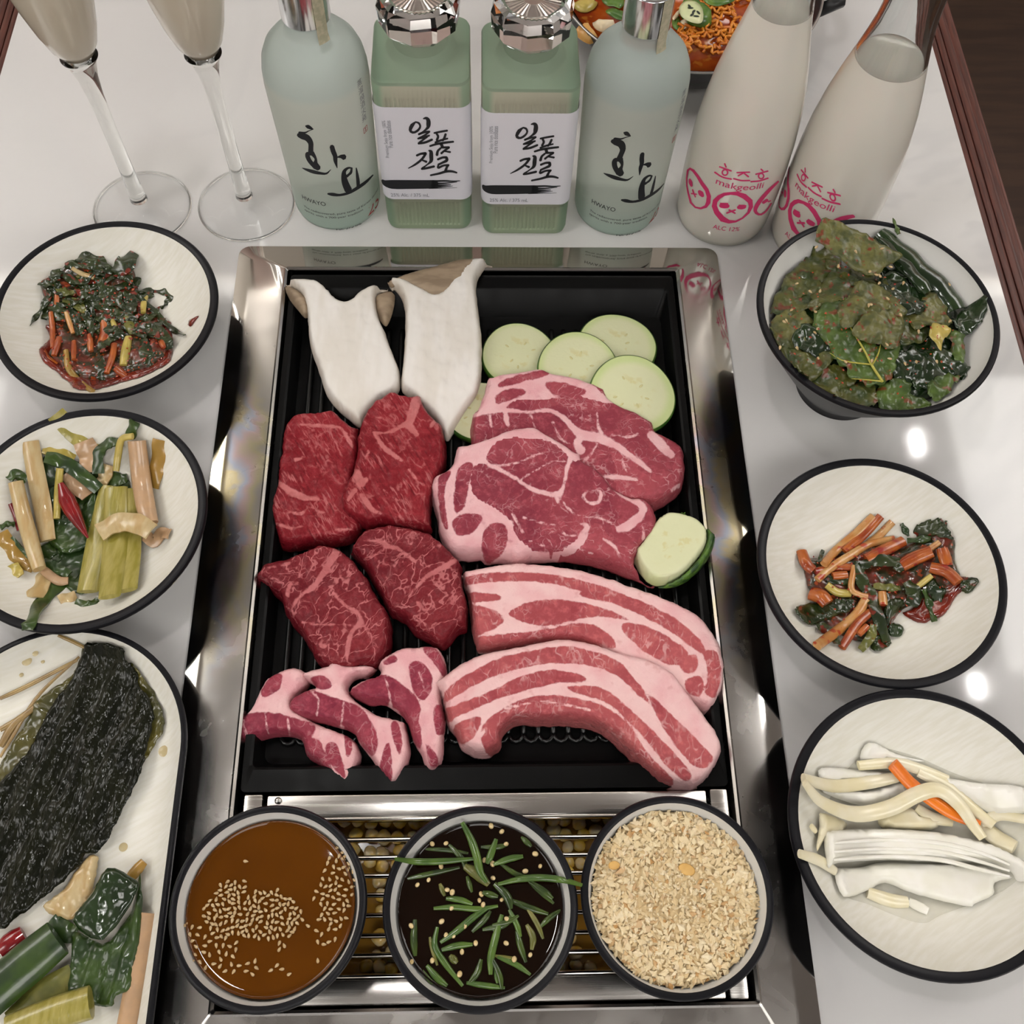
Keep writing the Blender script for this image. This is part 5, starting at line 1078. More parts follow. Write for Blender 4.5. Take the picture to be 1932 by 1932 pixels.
# --- pickled scallions, left
T_ = Q(0, 750, .24334); zf = B['L2'][1]; g = 'pieces of the pickled scallions'
leaf(T_, [(390, 760), (480, 700), (640, 830), (740, 740), (770, 950), (800, 1080), (680, 1150), (520, 1210), (380, 1120), (360, 1010)], 'green', zf, .005, 'scallion_leaf', 'broad dark green leaf under the red chilli', g, 'scallion')
leaf(T_, [(380, 560), (560, 520), (760, 580), (990, 620), (1010, 900), (960, 1300), (640, 1520), (470, 1420), (400, 1250), (350, 950)], 'green', zf, .0015, 'scallion_leaf', 'wide dark leaf spread under the pickled scallions', g, 'scallion', wav=.002)
S_ = [
 ([(560, 1230), (560, 1350), (450, 1450), (330, 1560), (230, 1720), (205, 1800)], 120, 'green', .002, 'strip', 'long dark green leaf hanging towards the bowl rim'),
 ([(340, 1140), (400, 1250), (440, 1180)], 120, 'green', .003, 'strip', 'short dark leaf below the cream stalk'),
 ([(580, 1590), (680, 1605), (765, 1570)], 76, 'green', .001, 'strip', 'dark leaf tip under the leek bundle'),
 ([(460, 1570), (590, 1530)], 100, 'cream', .002, 'strip', 'pale cut end under the leek bundle'),
 ([(260, 1540), (320, 1420), (360, 1300)], 150, 'cream', .002, 'strip', 'wide pale stalk end at the front left'),
 ([(340, 1340), (450, 1420), (530, 1420)], 76, 'pink', .004, 'tube', 'blush stalk end pointing at the leek bundle'),
 ([(330, 1260), (430, 1320), (535, 1370)], 84, 'green', .006, 'strip', 'green strip lying over the blush stalk end'),
 ([(0, 1050), (60, 1150), (150, 1250), (270, 1310)], 130, 'amber', .003, 'strip', 'orange tinted strip at the left edge'),
 ([(90, 1080), (180, 1190), (245, 1265)], 32, 'green', .006, 'strip', 'thin green strand over the orange strip'),
 ([(0, 1000), (60, 975), (115, 980)], 44, 'green', .004, 'strip', 'small green strip at the left edge'),
 ([(95, 1290), (150, 1385)], 86, 'yellow', .002, 'strip', 'yellow scrap below the orange strip'),
 ([(90, 820), (130, 920), (155, 1030)], 60, 'red', .003, 'tube', 'red chilli half hidden behind the cream stalk'),
 ([(60, 630), (120, 585), (205, 650)], 84, 'green', .004, 'strip', 'dark leaf behind the cream stalk top'),
 ([(430, 125), (560, 260), (680, 360), (745, 470)], 150, 'leek', .003, 'strip', 'olive yellow strip poking over the bowl rim'),
 ([(640, 340), (690, 450), (700, 580)], 170, 'pink', .006, 'strip', 'beige sheath folded at the back'),
 ([(330, 400), (450, 420), (580, 470)], 80, 'yellow', .003, 'strip', 'pale yellow strip behind the curled leaf'),
 ([(350, 455), (480, 490), (600, 570), (765, 710)], 112, 'green', .009, 'strip', 'curled dark green leaf across the top'),
 ([(760, 590), (755, 440), (830, 352), (905, 340)], 92, 'green', .007, 'strip', 'green leaf curling at the back'),
 ([(1035, 185), (1000, 310)], 92, 'green', .005, 'strip', 'square-cut green leaf near the back rim'),
 ([(1030, 300), (945, 325), (915, 450), (900, 570)], 62, 'yellow', .009, 'tube', 'bright yellow curled stalk'),
 ([(1235, 330), (1220, 500), (1180, 700)], 120, 'amber', .003, 'strip', 'amber strip nearest the grill side'),
 ([(830, 520), (800, 620), (760, 680)], 110, 'cream', .005, 'strip', 'pale sheath in the middle of the bowl'),
 ([(900, 660), (980, 610)], 80, 'green', .003, 'strip', 'green scrap behind the leek bundle'),
 ([(465, 550), (452, 700), (440, 940)], 62, 'yellow', .009, 'tube', 'thin yellow stalk beside the red chilli'),
 ([(520, 580), (600, 680), (680, 760)], 130, 'pink', .007, 'strip', 'beige sheath above the red chilli'),
 ([(232, 340), (280, 600), (330, 850), (370, 1110)], 140, 'cream', .007, 'half', 'long cream leek half, second from the left edge'),
 ([(120, 655), (180, 900), (250, 1150), (305, 1330)], 122, 'cream', .010, 'tube', 'tapered cream stalk with a hollow end'),
 ([(860, 690), (790, 1000), (680, 1505)], 190, 'leek', .006, 'half', 'yellow-green leek piece, left in the bundle'),
 ([(985, 715), (1005, 1100), (985, 1495)], 180, 'leek', .006, 'half', 'yellow-green leek piece, right in the bundle'),
 ([(900, 700), (895, 1100), (850, 1545)], 190, 'leek', .009, 'half', 'yellow-green leek piece, top of the bundle'),
 ([(1060, 335), (1090, 600), (1125, 820), (1165, 980)], 150, 'pink', .010, 'tube', 'blush striped stalk next to the amber strip'),
 ([(760, 1040), (900, 965), (1040, 965), (1165, 1030)], 165, 'cream', .016, 'strip', 'translucent cream band wrapped across the leek bundle'),
 ([(1120, 1060), (1190, 1110), (1245, 1050), (1305, 1050)], 100, 'pink', .004, 'strip', 'curled peach scrap beside the leek bundle'),
]
for pts, w, cl, lf_, kd, lb in S_:
    nm = 'chilli_pepper' if cl == 'red' else ('leek_piece' if kd in ('half', 'tube') else 'scallion_strip')
    band(T_, pts, w, cl, zf, lf_, nm, lb + ', pickled scallion bowl', g, 'chilli' if cl == 'red' else 'scallion', 'tube' if kd in ('tube', 'half') else 'strip', flatn=.62 if kd == 'tube' else .30, cup=-.7, thick=.0011, taper=(.95, 1, 1, .85), wav=.0008)
ch = band(T_, [(470, 665), (530, 820), (600, 950), (682, 1088)], 130, 'red', zf, .012, 'chilli_pepper', 'shiny whole dried red chilli on the pickled scallions', g, 'chilli', 'tube', flatn=.7, taper=(.35, 1, .95, .6, .12))

# --- kelp and leeks on the oval plate
T_ = Q(0, 1150, .40462); zf = zin_oval; g = 'pieces on the oval plate'
leaf(T_, [(400, 185), (330, 310), (170, 425), (100, 560), (0, 720), (-60, 800), (-60, 900), (60, 800), (150, 650), (240, 480), (350, 330), (440, 230)], 'kelpedge', zf, .003, 'kelp_strip', 'olive translucent kelp edge on the left of the dark sheet', g, 'kelp', T=.0008)
leaf(T_, [(600, 250), (650, 290), (720, 395), (768, 530), (700, 665), (640, 740), (620, 560), (600, 400)], 'kelpedge', zf, .003, 'kelp_strip', 'olive translucent kelp edge nearest the grill frame', g, 'kelp', T=.0008)
leaf(T_, [(400, 175), (440, 158), (575, 180), (580, 230), (640, 300), (650, 355), (700, 420), (715, 520), (690, 620), (655, 760), (560, 960), (470, 1120), (400, 1140), (370, 1200), (220, 1330), (100, 1420), (0, 1490), (-70, 1450), (-70, 900), (0, 800), (140, 650), (220, 480), (330, 330)], 'kelp', zf, .006, 'kelp_sheet', 'large wet black kelp sheet on the oval plate', g, 'kelp', wav=.0012, T=.0014, step=.0017, wsc=60, fold=(.30, .95, .0011, 330))
for pts, w, lb in (([(0, 415), (120, 360), (360, 235)], 24, 'thin tan stem crossing the plate top'), ([(0, 560), (90, 510), (180, 440)], 34, 'short tan stem at the plate edge'), ([(0, 690), (60, 590), (180, 400), (370, 220)], 18, 'dark brown stem beside the kelp'), ([(270, 120), (340, 150), (410, 185)], 18, 'thin stem end poking out above the kelp'), ([(0, 640), (60, 540), (130, 480)], 40, 'flat brown stem left of the kelp')):
    band(T_, pts, w, 'tan', zf, .003, 'kelp_strand', lb + ' on the oval plate', g, 'kelp', 'tube', flatn=.6)
leaf(T_, [(200, 1385), (300, 1300), (400, 1160), (462, 1150), (452, 1210), (425, 1330), (340, 1440), (270, 1430)], 'cream', zf, .004, 'onion_piece', 'translucent beige onion piece below the kelp sheet', g, 'onion', T=.0016)
band(T_, [(595, 1265), (672, 1175)], 54, 'amber', zf, .004, 'onion_strip', 'small amber strip behind the dark leek square', g, 'onion', 'tube', flatn=.5)
band(T_, [(690, 1415), (650, 1620), (590, 1940)], 92, 'pink', zf, .004, 'leek_stalk', 'long beige leek stalk at the plate rim', g, 'leek', 'tube', flatn=.5, taper=(.8, 1, 1, 1))
leaf(T_, [(345, 1500), (480, 1560), (560, 1480), (615, 1400), (655, 1225), (662, 1420), (640, 1600), (612, 1760), (540, 1800), (522, 1850), (430, 1840), (410, 1770), (320, 1790), (335, 1620)], 'green', zf, .007, 'leek_leaf', 'folded glossy green leek leaf under the dark square', g, 'leek', T=.0016, wav=.0014, rough=.6, fold=(.12, .99, .0012, 420))
leaf(T_, [(500, 1205), (600, 1240), (642, 1310), (480, 1540), (340, 1452), (420, 1330)], 'gloss', zf, .0125, 'leek_leaf', 'square-cut dark green leek piece on top of the leeks', g, 'leek', T=.0018, wav=.0006, rough=.5)
band(T_, [(0, 1590), (110, 1510)], 100, 'red', zf, .003, 'chilli_piece', 'red chilli piece at the edge of the oval plate', g, 'chilli', 'tube', flatn=.5)
band(T_, [(240, 1440), (300, 1500), (350, 1520)], 90, 'green', zf, .004, 'leek_leaf', 'small dark leek leaf between kelp and leek tube', g, 'leek')
band(T_, [(-80, 1830), (80, 1690), (270, 1530)], 205, 'green', zf, .009, 'leek_leaf', 'large shiny green leek tube at the lower left', g, 'leek', 'tube', flatn=.45, taper=(1, 1, 1, .9))
band(T_, [(340, 1700), (200, 1790), (40, 1920)], 130, 'olive', zf, .006, 'leek_leaf', 'wet pale olive leek leaf beside the green tube', g, 'leek', cup=-.8, thick=.0012)
band(T_, [(425, 1830), (250, 1885), (40, 1970)], 150, 'leek', zf, .012, 'leek_piece', 'cut pale leek cylinder at the bottom of the oval plate', g, 'leek', 'tube', flatn=.6, taper=(1, 1, 1, 1))
m_drop = mat('broth_drop', (.62, .50, .26), .08, alpha=.75)
for x, y, r in ((125, 240, 22), (165, 205, 13), (765, 660, 24), (575, 1108, 18), (100, 305, 10), (200, 243, 9)):
    p = path_on(T_, [(x, y), (x + 1, y)], zf, .0002, 2)[0]; rr0 = r * .40462 / 2900
    tag(mobj('broth_drop', *lathe([(rr0, 0), (rr0 * .8, .0004), (0, .0006)], 16), m_drop, loc=tuple(p)), 'small amber broth drop on the oval plate', 'drop', 'broth drops on the oval plate')

# --- seasoned perilla leaves in the deep bowl
T_ = Q(1400, 400, .27536); cD = P(*T_([(860, 760)])[0], .07); g = 'seasoned leaves in the deep bowl'
def zd(x, y):
    d = math.hypot(x - .2605, y - .4085); zi = B['D'][1](x, y); f = .0690 + .016 * math.exp(-((x - .255) ** 2 + (y - .408) ** 2) / .0018)
    return max(f, min(zi + .001, .090)) if d < .076 else .088
pile(T_, [(560, 260), (700, 330), (900, 400), (1200, 400), (1450, 620), (1500, 760), (1500, 1050), (1350, 1230), (1150, 1310), (900, 1310), (650, 1230), (480, 1120), (300, 960), (235, 820), (250, 640), (330, 440)], 'gloss', zd, -.0075, .006, 'leaf_underlay', 'dark seasoned leaves at the bottom of the heap in the deep bowl', 'leaf', 'stuff')
LV = [
 ('pleaf', .003, [(600, 320), (760, 380), (900, 400), (1010, 480), (900, 570), (760, 500), (640, 430)], 'olive leaf filling the gap under the top sage leaf'),
 ('gloss', .002, [(960, 380), (1100, 400), (1230, 500), (1330, 600), (1200, 640), (1050, 520)], 'dark leaf tucked under the rolled leaf'),
 ('pleaf', .001, [(480, 1130), (570, 1060), (680, 1080), (750, 1150), (700, 1230), (620, 1230), (540, 1180)], 'red-stained leaf at the front left of the heap'),
 ('pleaf', .001, [(700, 1200), (860, 1170), (910, 1250), (890, 1320), (780, 1300), (660, 1250)], 'leaf with red paste at the very front of the heap'),
 ('bleaf', .0015, [(990, 1180), (1100, 1150), (1160, 1190), (1150, 1230), (1270, 1310), (1200, 1340), (1050, 1340), (960, 1320), (930, 1240)], 'bright frilled leaf at the front rim'),
 ('gloss', .001, [(1040, 1000), (1200, 940), (1310, 1000), (1260, 1090), (1180, 1150), (1100, 1150), (1040, 1080)], 'dark leaf in the hollow right of the big veined leaf'),
 ('gloss', .0015, [(1230, 1000), (1380, 950), (1510, 1040), (1505, 1110), (1400, 1130), (1280, 1190), (1190, 1180)], 'dark leaf towards the clean side of the bowl'),
 ('bleaf', .003, [(1330, 1140), (1480, 1105), (1430, 1210), (1330, 1275), (1275, 1240)], 'small light leaf at the right front edge'),
 ('pleaf', .002, [(300, 480), (420, 420), (500, 440), (530, 520), (450, 640), (350, 700), (250, 680), (245, 600)], 'olive leaf against the left bowl wall'),
 ('pleaf', .002, [(560, 250), (650, 320), (620, 400), (520, 480), (420, 560), (300, 560), (330, 430), (430, 330)], 'olive leaf under the top sage leaf'),
 ('sage', .003, [(220, 760), (300, 700), (420, 710), (470, 780), (420, 860), (430, 940), (330, 960), (250, 900), (215, 830)], 'grey-green leaf at the far left of the heap'),
 ('pleaf', .003, [(270, 900), (380, 950), (480, 960), (590, 960), (580, 1050), (480, 1120), (400, 1100), (310, 990)], 'olive leaf at the lower left with a seed on it'),
 ('gloss', .005, [(380, 800), (470, 770), (570, 850), (610, 930), (500, 980), (420, 940), (360, 880)], 'shiny dark folded leaf on the left'),
 ('pleaf', .004, [(700, 420), (790, 470), (780, 570), (650, 610), (560, 640), (470, 640), (530, 520), (600, 440)], 'dull green leaf left of the centre'),
 ('pleaf', .002, [(1100, 720), (1190, 710), (1320, 800), (1200, 880), (1090, 900)], 'olive leaf under the yellow scrap'),
 ('sage', .004, [(1150, 700), (1250, 660), (1240, 560), (1330, 570), (1420, 700), (1400, 770), (1300, 750), (1200, 810)], 'sage leaf with orange stains on the right'),
 ('gloss', .003, [(1460, 730), (1550, 668), (1615, 700), (1605, 790), (1530, 845), (1480, 850), (1500, 780)], 'dark leaf tip at the far right'),
 ('bleaf', .003, [(1440, 820), (1525, 860), (1525, 980), (1480, 1050), (1430, 940)], 'light upright leaf on the right'),
 ('gloss', .005, [(930, 470), (1040, 425), (1150, 465), (1260, 560), (1240, 650), (1120, 690), (1080, 640), (1000, 550)], 'wet dark leaf behind the central sage leaf'),
 ('bleaf', .006, [(490, 710), (560, 640), (700, 600), (770, 720), (820, 800), (900, 880), (1000, 900), (1085, 920), (1065, 1010), (1035, 1110), (980, 1180), (880, 1195), (760, 1145), (680, 1065), (600, 985), (585, 920), (520, 820)], 'large green leaf with yellow veins at the front'),
 ('sage', .009, [(800, 500), (900, 505), (1000, 560), (1075, 640), (1085, 700), (900, 710), (820, 750), (740, 765), (690, 700), (675, 650), (760, 570)], 'sage leaf in the centre of the heap'),
 ('sage', .0095, [(830, 740), (960, 690), (1085, 715), (1090, 800), (1075, 880), (1000, 918), (900, 865), (805, 820)], 'rounded sage leaf just in front of the centre'),
]
big = None
for cl, lf_, ol, lb in LV:
    cx_, cy_ = np.mean(np.array(ol), axis=0); gr_ = 1.0 if 'yellow veins' in lb else 1.16
    ol = [(cx_ + (x - cx_) * gr_, cy_ + (y - cy_) * gr_) for x, y in ol]
    o = leaf(T_, ol, cl, zd, lf_, 'perilla_leaf', lb + ', deep bowl', g, 'leaf', wav=.0030, T=.0009, wsc=95, rough=3.2, per=2)
    if 'yellow veins' in lb: big = o
m_vein = mat('leaf_vein', (.40, .36, .06), .4)
for pts, w in (([(705, 725), (780, 850), (850, 970), (890, 1050), (965, 1165)], 20), ([(600, 965), (700, 1020), (885, 1045)], 12), ([(952, 900), (930, 980), (890, 1050)], 12), ([(750, 1142), (860, 1150), (955, 1160)], 12)):
    s = pxm(T_, pts, zd); vv_, ff_ = tube(path_on(T_, pts, zd, .0078), [w * s / 2 * t for t in (.4, .8, 1, 1.2)], 6, .5)
    mobj('vein', [np.array(p) - np.array(big.location) for p in vv_], ff_, m_vein, big)
leaf(T_, [(1310, 755), (1400, 765), (1445, 800), (1385, 870), (1370, 945), (1320, 900), (1278, 850)], 'yellow', zd, .0075, 'perilla_leaf', 'crumpled yellow leaf scrap with red stain, deep bowl', g, 'leaf', wav=.003)
band(T_, [(1190, 180), (1270, 240), (1310, 310)], 110, 'sage', zd, .004, 'perilla_leaf', 'sage leaf end behind the rolled dark leaves, deep bowl', g, 'leaf')
band(T_, [(960, 120, 6), (1090, 230, 6), (1240, 370, 4), (1400, 520, 2), (1480, 660, 0)], 210, 'gloss', zd, .007, 'rolled_leaf', 'rolled dark green leaf standing at the back rim, deep bowl', g, 'leaf', cup=-1.9, thick=.0012, wav=.001, taper=(.75, 1, 1, .9))
band(T_, [(950, 180, 4), (1070, 300, 4), (1190, 420, 3), (1290, 540, 1)], 120, 'gloss', zd, .009, 'rolled_leaf', 'narrow dark green fold lying along the rolled leaf, deep bowl', g, 'leaf', cup=-1.6, thick=.0012, wav=.001)
band(T_, [(1035, 40, 6), (1060, 100, 4), (1080, 150, 2)], 40, 'bleaf', zd, .011, 'leaf_tip', 'pointed leaf tip sticking up at the back rim, deep bowl', g, 'leaf', taper=(.15, .6, 1))
def ztop(x, y): return .0790 + max(-.004, min(.020, (y - .425) * .32))
leaf(T_, [(545, 50), (600, 60), (690, 100), (770, 140), (910, 220), (1075, 308), (1060, 350), (960, 415), (885, 480), (790, 455), (700, 400), (610, 320), (550, 250), (490, 222), (505, 140)], 'sage', ztop, .0065, 'perilla_leaf', 'large flat sage leaf leaning over the back rim, deep bowl', g, 'leaf', wav=.0012, T=.0011, per=2, rough=1.5)
rs = random.Random(3)
for x, y in ((510, 240), (780, 272), (960, 250), (660, 370), (1018, 375), (875, 408), (920, 430), (945, 437), (375, 490), (940, 488), (1035, 525), (1105, 487), (468, 545), (535, 540), (1420, 495), (998, 592), (880, 632), (868, 640), (340, 670), (502, 682), (670, 683), (1088, 705), (305, 745), (290, 752), (518, 800), (500, 826), (1424, 748), (1210, 820), (992, 907), (810, 945), (378, 933), (260, 930), (522, 1000), (708, 1025), (890, 1020), (1012, 1005), (1195, 1027), (1335, 1025), (1118, 1040)):
    zl = ztop if y < 460 and x < 1070 else zd
    p = path_on(T_, [(x, y), (x + 1, y)], zl, .0125 if (y < 460 and x < 1070) else .0108 if 690 < x < 1090 and y < 920 else .0085, 2)[0]
    seed(p, 'pale sesame seed sprinkled on the leaves in the deep bowl', 'sesame seeds on the leaves', .95, rs)

flakes(T_, [(330, 440), (560, 260), (1000, 420), (1450, 700), (1480, 1050), (1150, 1290), (700, 1230), (300, 950), (240, 760)], zd, .0098, 130, 'red chilli flakes stuck to the leaves in the deep bowl', 8, .0010)

# --- scallion kimchi, right
T_ = Q(1400, 850, .27536); zf = B['R2'][1]; g = 'pieces of the scallion kimchi'
pile(T_, [(1100, 1115), (1180, 1060), (1300, 900), (1480, 880), (1505, 960), (1445, 1020), (1400, 1115), (1330, 1155), (1220, 1180)], 'sauce', zf, .0005, .003, 'kimchi_sauce', 'red kimchi sauce pooled beside the scallion kimchi', 'sauce', edge=.003, bump=.0005)
pl_ = pile(T_, [(420, 720), (600, 720), (900, 640), (1100, 660), (1300, 560), (1400, 640), (1420, 760), (1470, 900), (1400, 1000), (1100, 1090), (960, 1300), (820, 1310), (700, 1270), (580, 1200), (490, 1000), (440, 880)], 'mass', zf, .0008, .0065, 'kimchi_paste', 'red chilli paste holding the scallion kimchi together', 'kimchi')
c1 = P(*T_([(950, 920)])[0], .02); zh = surface_of(pl_, zf)
for ol, cl, lf_, lb in (([(350, 1100), (430, 1055), (520, 1040), (700, 1035), (745, 1090), (640, 1130), (560, 1175), (445, 1205)], 'dgreen', .003, 'wide dark leaf at the left'), ([(1165, 540), (1290, 512), (1390, 518), (1425, 600), (1405, 655), (1300, 605), (1180, 595)], 'dgreen', .003, 'red-stained dark leaf at the back right'), ([(1255, 900), (1320, 885), (1375, 990), (1355, 1065), (1290, 1035)], 'gloss', .002, 'shiny dark leaf in the red sauce'), ([(1475, 900), (1560, 895), (1585, 940), (1530, 995), (1478, 965)], 'dgreen', .003, 'dark leaf tip at the far right'), ([(975, 1085), (1050, 1005), (1115, 1050), (1030, 1140), (1000, 1205)], 'dgreen', .002, 'dark folded leaf in the middle front'), ([(1005, 1200), (1060, 1178), (1112, 1230), (1060, 1285), (1005, 1265)], 'gloss', .003, 'small dark leaf at the front'), ([(890, 1290), (960, 1265), (1025, 1320), (945, 1375), (885, 1352)], 'dgreen', .002, 'dark leaf scrap at the very front')):
    leaf(T_, ol, cl, zh, lf_, 'scallion_leaf', lb + ' of the scallion kimchi', g, 'scallion', T=.0012)
for pts, w, cl, lb in (([(900, 450), (780, 570), (640, 690), (560, 780)], 62, 'pale', 'long pale stalk at the back'), ([(950, 450), (830, 580), (700, 690)], 62, 'orange', 'long orange stalk at the back'), ([(1030, 490), (930, 590), (850, 650)], 56, 'pale', 'short pale stalk end at the back'), ([(1045, 605), (880, 640), (740, 720), (600, 810), (515, 885)], 58, 'pale', 'longest pale stalk crossing the heap'), ([(1105, 620), (980, 680), (850, 745)], 84, 'orange', 'thick orange stalk in the middle'), ([(1300, 690), (1180, 740), (1090, 790)], 96, 'orange', 'thick orange stalk on the right'), ([(1355, 625), (1260, 695)], 42, 'pale', 'thin pale stalk end on the right'), ([(408, 690), (440, 775), (485, 820)], 84, 'orange', 'orange stub at the far left'), ([(770, 790), (748, 940), (800, 985), (860, 1000)], 46, 'pale', 'bent pale stalk in the centre'), ([(470, 980), (540, 1000), (585, 1050)], 112, 'orange', 'chunky orange stub at the left'), ([(580, 920), (650, 970), (740, 980)], 62, 'yellow', 'yellow stub left of the centre'), ([(1300, 855), (1200, 935)], 42, 'yellow', 'thin yellow stalk on the right'), ([(960, 970), (970, 1060)], 62, 'pale', 'blush stub right of the green strip'), ([(1290, 800), (1400, 830), (1485, 905)], 92, 'orange', 'red-orange strip over the sauce'), ([(1370, 670), (1405, 790)], 92, 'orange', 'upright orange stub at the right'), ([(880, 1105), (790, 1190), (685, 1350)], 62, 'orange', 'orange stalk at the front'), ([(850, 1020), (780, 1130), (660, 1230), (512, 1338)], 74, 'pale', 'whitish stalk at the front left'), ([(800, 1260), (860, 1200)], 46, 'orange', 'small orange stub at the front'), ([(500, 830), (640, 800), (760, 800)], 60, 'orange', 'orange stalk under the crossing pale one'), ([(620, 860), (720, 850)], 60, 'orange', 'short orange stub in the left middle')):
    band(T_, pts, w, cl, zh, .0012 + (CNT[0] % 4) * .0008, 'scallion_stalk', lb + ' of the scallion kimchi', g, 'scallion', 'tube', flatn=.6, taper=(.9, 1, 1, .9))
for pts, w, cl, lb in (([(800, 755), (830, 900), (880, 980), (930, 1120), (995, 1310)], 92, 'dgreen', 'long green leaf down the middle'), ([(815, 790), (940, 750), (1085, 770), (1060, 825)], 84, 'dgreen', 'curled green leaf above the middle'), ([(1095, 500), (1145, 585)], 42, 'green', 'green tip at the back'), ([(1130, 615), (1290, 600)], 48, 'green', 'thin green leaf at the back right'), ([(1130, 895), (1185, 980), (1160, 1070)], 104, 'dgreen', 'short green leaf right of the middle'), ([(1250, 950), (1290, 1060), (1322, 1168)], 46, 'green', 'narrow green leaf lying in the sauce'), ([(585, 880), (745, 900)], 58, 'dgreen', 'dark green leaf left of the middle'), ([(905, 1190), (880, 1280), (815, 1365)], 64, 'olive', 'olive leaf at the front'), ([(555, 680), (530, 760)], 30, 'dgreen', 'thin dark tip at the left back'), ([(520, 1205), (600, 1230), (655, 1320)], 74, 'dgreen', 'dark leaf under the whitish stalk'), ([(900, 925), (1000, 935), (1085, 940)], 54, 'olive', 'olive strip across the centre'), ([(1370, 520), (1402, 480)], 18, 'dgreen', 'needle-thin tip at the back right'), ([(640, 1030), (720, 1060), (760, 1020)], 60, 'dgreen', 'dark leaf beside the wide left leaf')):
    band(T_, pts, w, cl, zh, .0020 + (CNT[0] % 4) * .0008, 'scallion_leaf', lb + ' of the scallion kimchi', g, 'scallion', cup=-.6, wav=.001, taper=(.7, 1, 1, .7))

flakes(T_, [(420, 720), (600, 720), (900, 640), (1100, 660), (1400, 640), (1470, 900), (1100, 1090), (960, 1300), (700, 1270), (490, 1000)], zh, .0028, 120, 'red chilli flakes stuck to the scallion kimchi', 6, .0009)

# --- pickled radish, lower right
T_ = Q(1440, 1290, .33221); zf = B['R3'][1]; g = 'pickled radish pieces'
m_brine = mat('pickle_brine', (.80, .77, .62), .03, alpha=.14, spec=.6)
o = slab('pickle_brine', [(430, 1180), (600, 1255), (800, 1335), (920, 1358), (1020, 1310), (1350, 1180), (1500, 1000), (1500, 700), (1300, 600), (1080, 510), (820, 398), (600, 380), (400, 600), (330, 900)], T_, lambda x, y: max(zf(x, y) + .0002, HP - .0318), .0009, .003, .002, m_brine, None, (), -12, 1, .0001, 60, .2, 5)
tag(recenter(o), 'clear brine pooled around the pickled radish', 'brine', None, 'stuff')
for ol, cl, lf_, T, lb in (([(410, 1060), (560, 1040), (700, 1010), (1000, 1020), (1250, 1030), (1400, 1100), (1310, 1130), (1300, 1200), (1200, 1250), (1170, 1265), (1000, 1230), (820, 1180), (690, 1130), (600, 1170), (450, 1210)], 'radish', .003, .0045, 'broad flat slab in front of the ridged piece'), ([(1000, 525), (1200, 560), (1500, 620), (1500, 740), (1300, 755), (1200, 700), (1050, 600)], 'radish', .004, .0060, 'long white wedge at the back right'), ([(610, 325), (760, 390), (920, 440), (720, 445), (555, 440)], 'radish', .002, .0050, 'white triangle at the very back'), ([(338, 472), (600, 488), (790, 505), (600, 548), (348, 565)], 'radish', .003, .0045, 'white bar at the back left'), ([(345, 600), (600, 600), (780, 558), (840, 600), (700, 665), (580, 695), (400, 645)], 'radish', .0035, .0050, 'white piece under the looped strip'), ([(330, 728), (470, 780), (440, 860), (345, 890), (298, 955), (315, 820)], 'rcream', .004, .0050, 'stubby piece at the left'), ([(680, 735), (820, 690), (900, 740), (1000, 760), (960, 830), (680, 820)], 'rcream', .003, .0050, 'translucent chunk behind the ridged piece')):
    o = slab('radish_piece', ol, T_, flat(zf, lf_), T, .0022, .002, FOOD[cl], None, (), -12, 1, .0003, 90, .4, CNT[0] + 60); CNT[0] += 1
    put(o, lb + ', pickled radish bowl', 'radish', g)
for pts, w, cl, lf_, lb in (([(540, 465), (750, 450), (900, 490), (1050, 545)], 66, 'rcream', .007, 'cream strip behind the carrot'), ([(228, 540), (400, 580), (600, 560), (760, 530)], 74, 'rcream', .008, 'cream strip reaching the left rim'), ([(880, 500), (1050, 590), (1200, 720), (1310, 805)], 74, 'rcream', .008, 'blush cream strip beside the carrot'), ([(870, 700), (960, 760), (1075, 785)], 64, 'rcream', .006, 'short strip below the carrot'), ([(1230, 790), (1330, 880), (1430, 930)], 100, 'rcream', .004, 'yellowish chunk at the right'), ([(1240, 800), (1340, 745), (1490, 770)], 64, 'rcream', .006, 'strip pointing at the right rim'), ([(590, 1185), (720, 1230), (820, 1240)], 76, 'rcream', .002, 'yellowish strip in front of the slab'), ([(825, 1235), (935, 1292)], 54, 'radish', .002, 'small white end in front of the slab'), ([(205, 965, 3), (320, 1005), (410, 1065)], 62, 'rcream', .004, 'strip end sticking out over the rim'), ([(270, 805), (300, 840)], 34, 'rcream', .004, 'tiny stub at the left wall')):
    band(T_, pts, w, cl, zf, lf_, 'radish_strip', lb + ', pickled radish bowl', g, 'radish', 'tube', flatn=.55, taper=(.8, 1, 1, .8))
band(T_, [(735, 455), (830, 560), (930, 640), (1080, 740), (1232, 802)], 78, 'carrot', zf, .0125, 'carrot_strip', 'bright orange carrot strip on the pickled radish', None, 'carrot', 'tube', flatn=.45, taper=(1, 1, .95, .6))
band(T_, [(235, 560), (330, 670), (520, 740), (720, 705), (880, 625), (1000, 605), (1110, 685), (1190, 800), (1250, 880)], 86, 'rcream', zf, .0145, 'radish_strip', 'long looped strip passing over the carrot, pickled radish bowl', g, 'radish', 'tube', flatn=.5, taper=(.5, 1, 1, .9, .6))
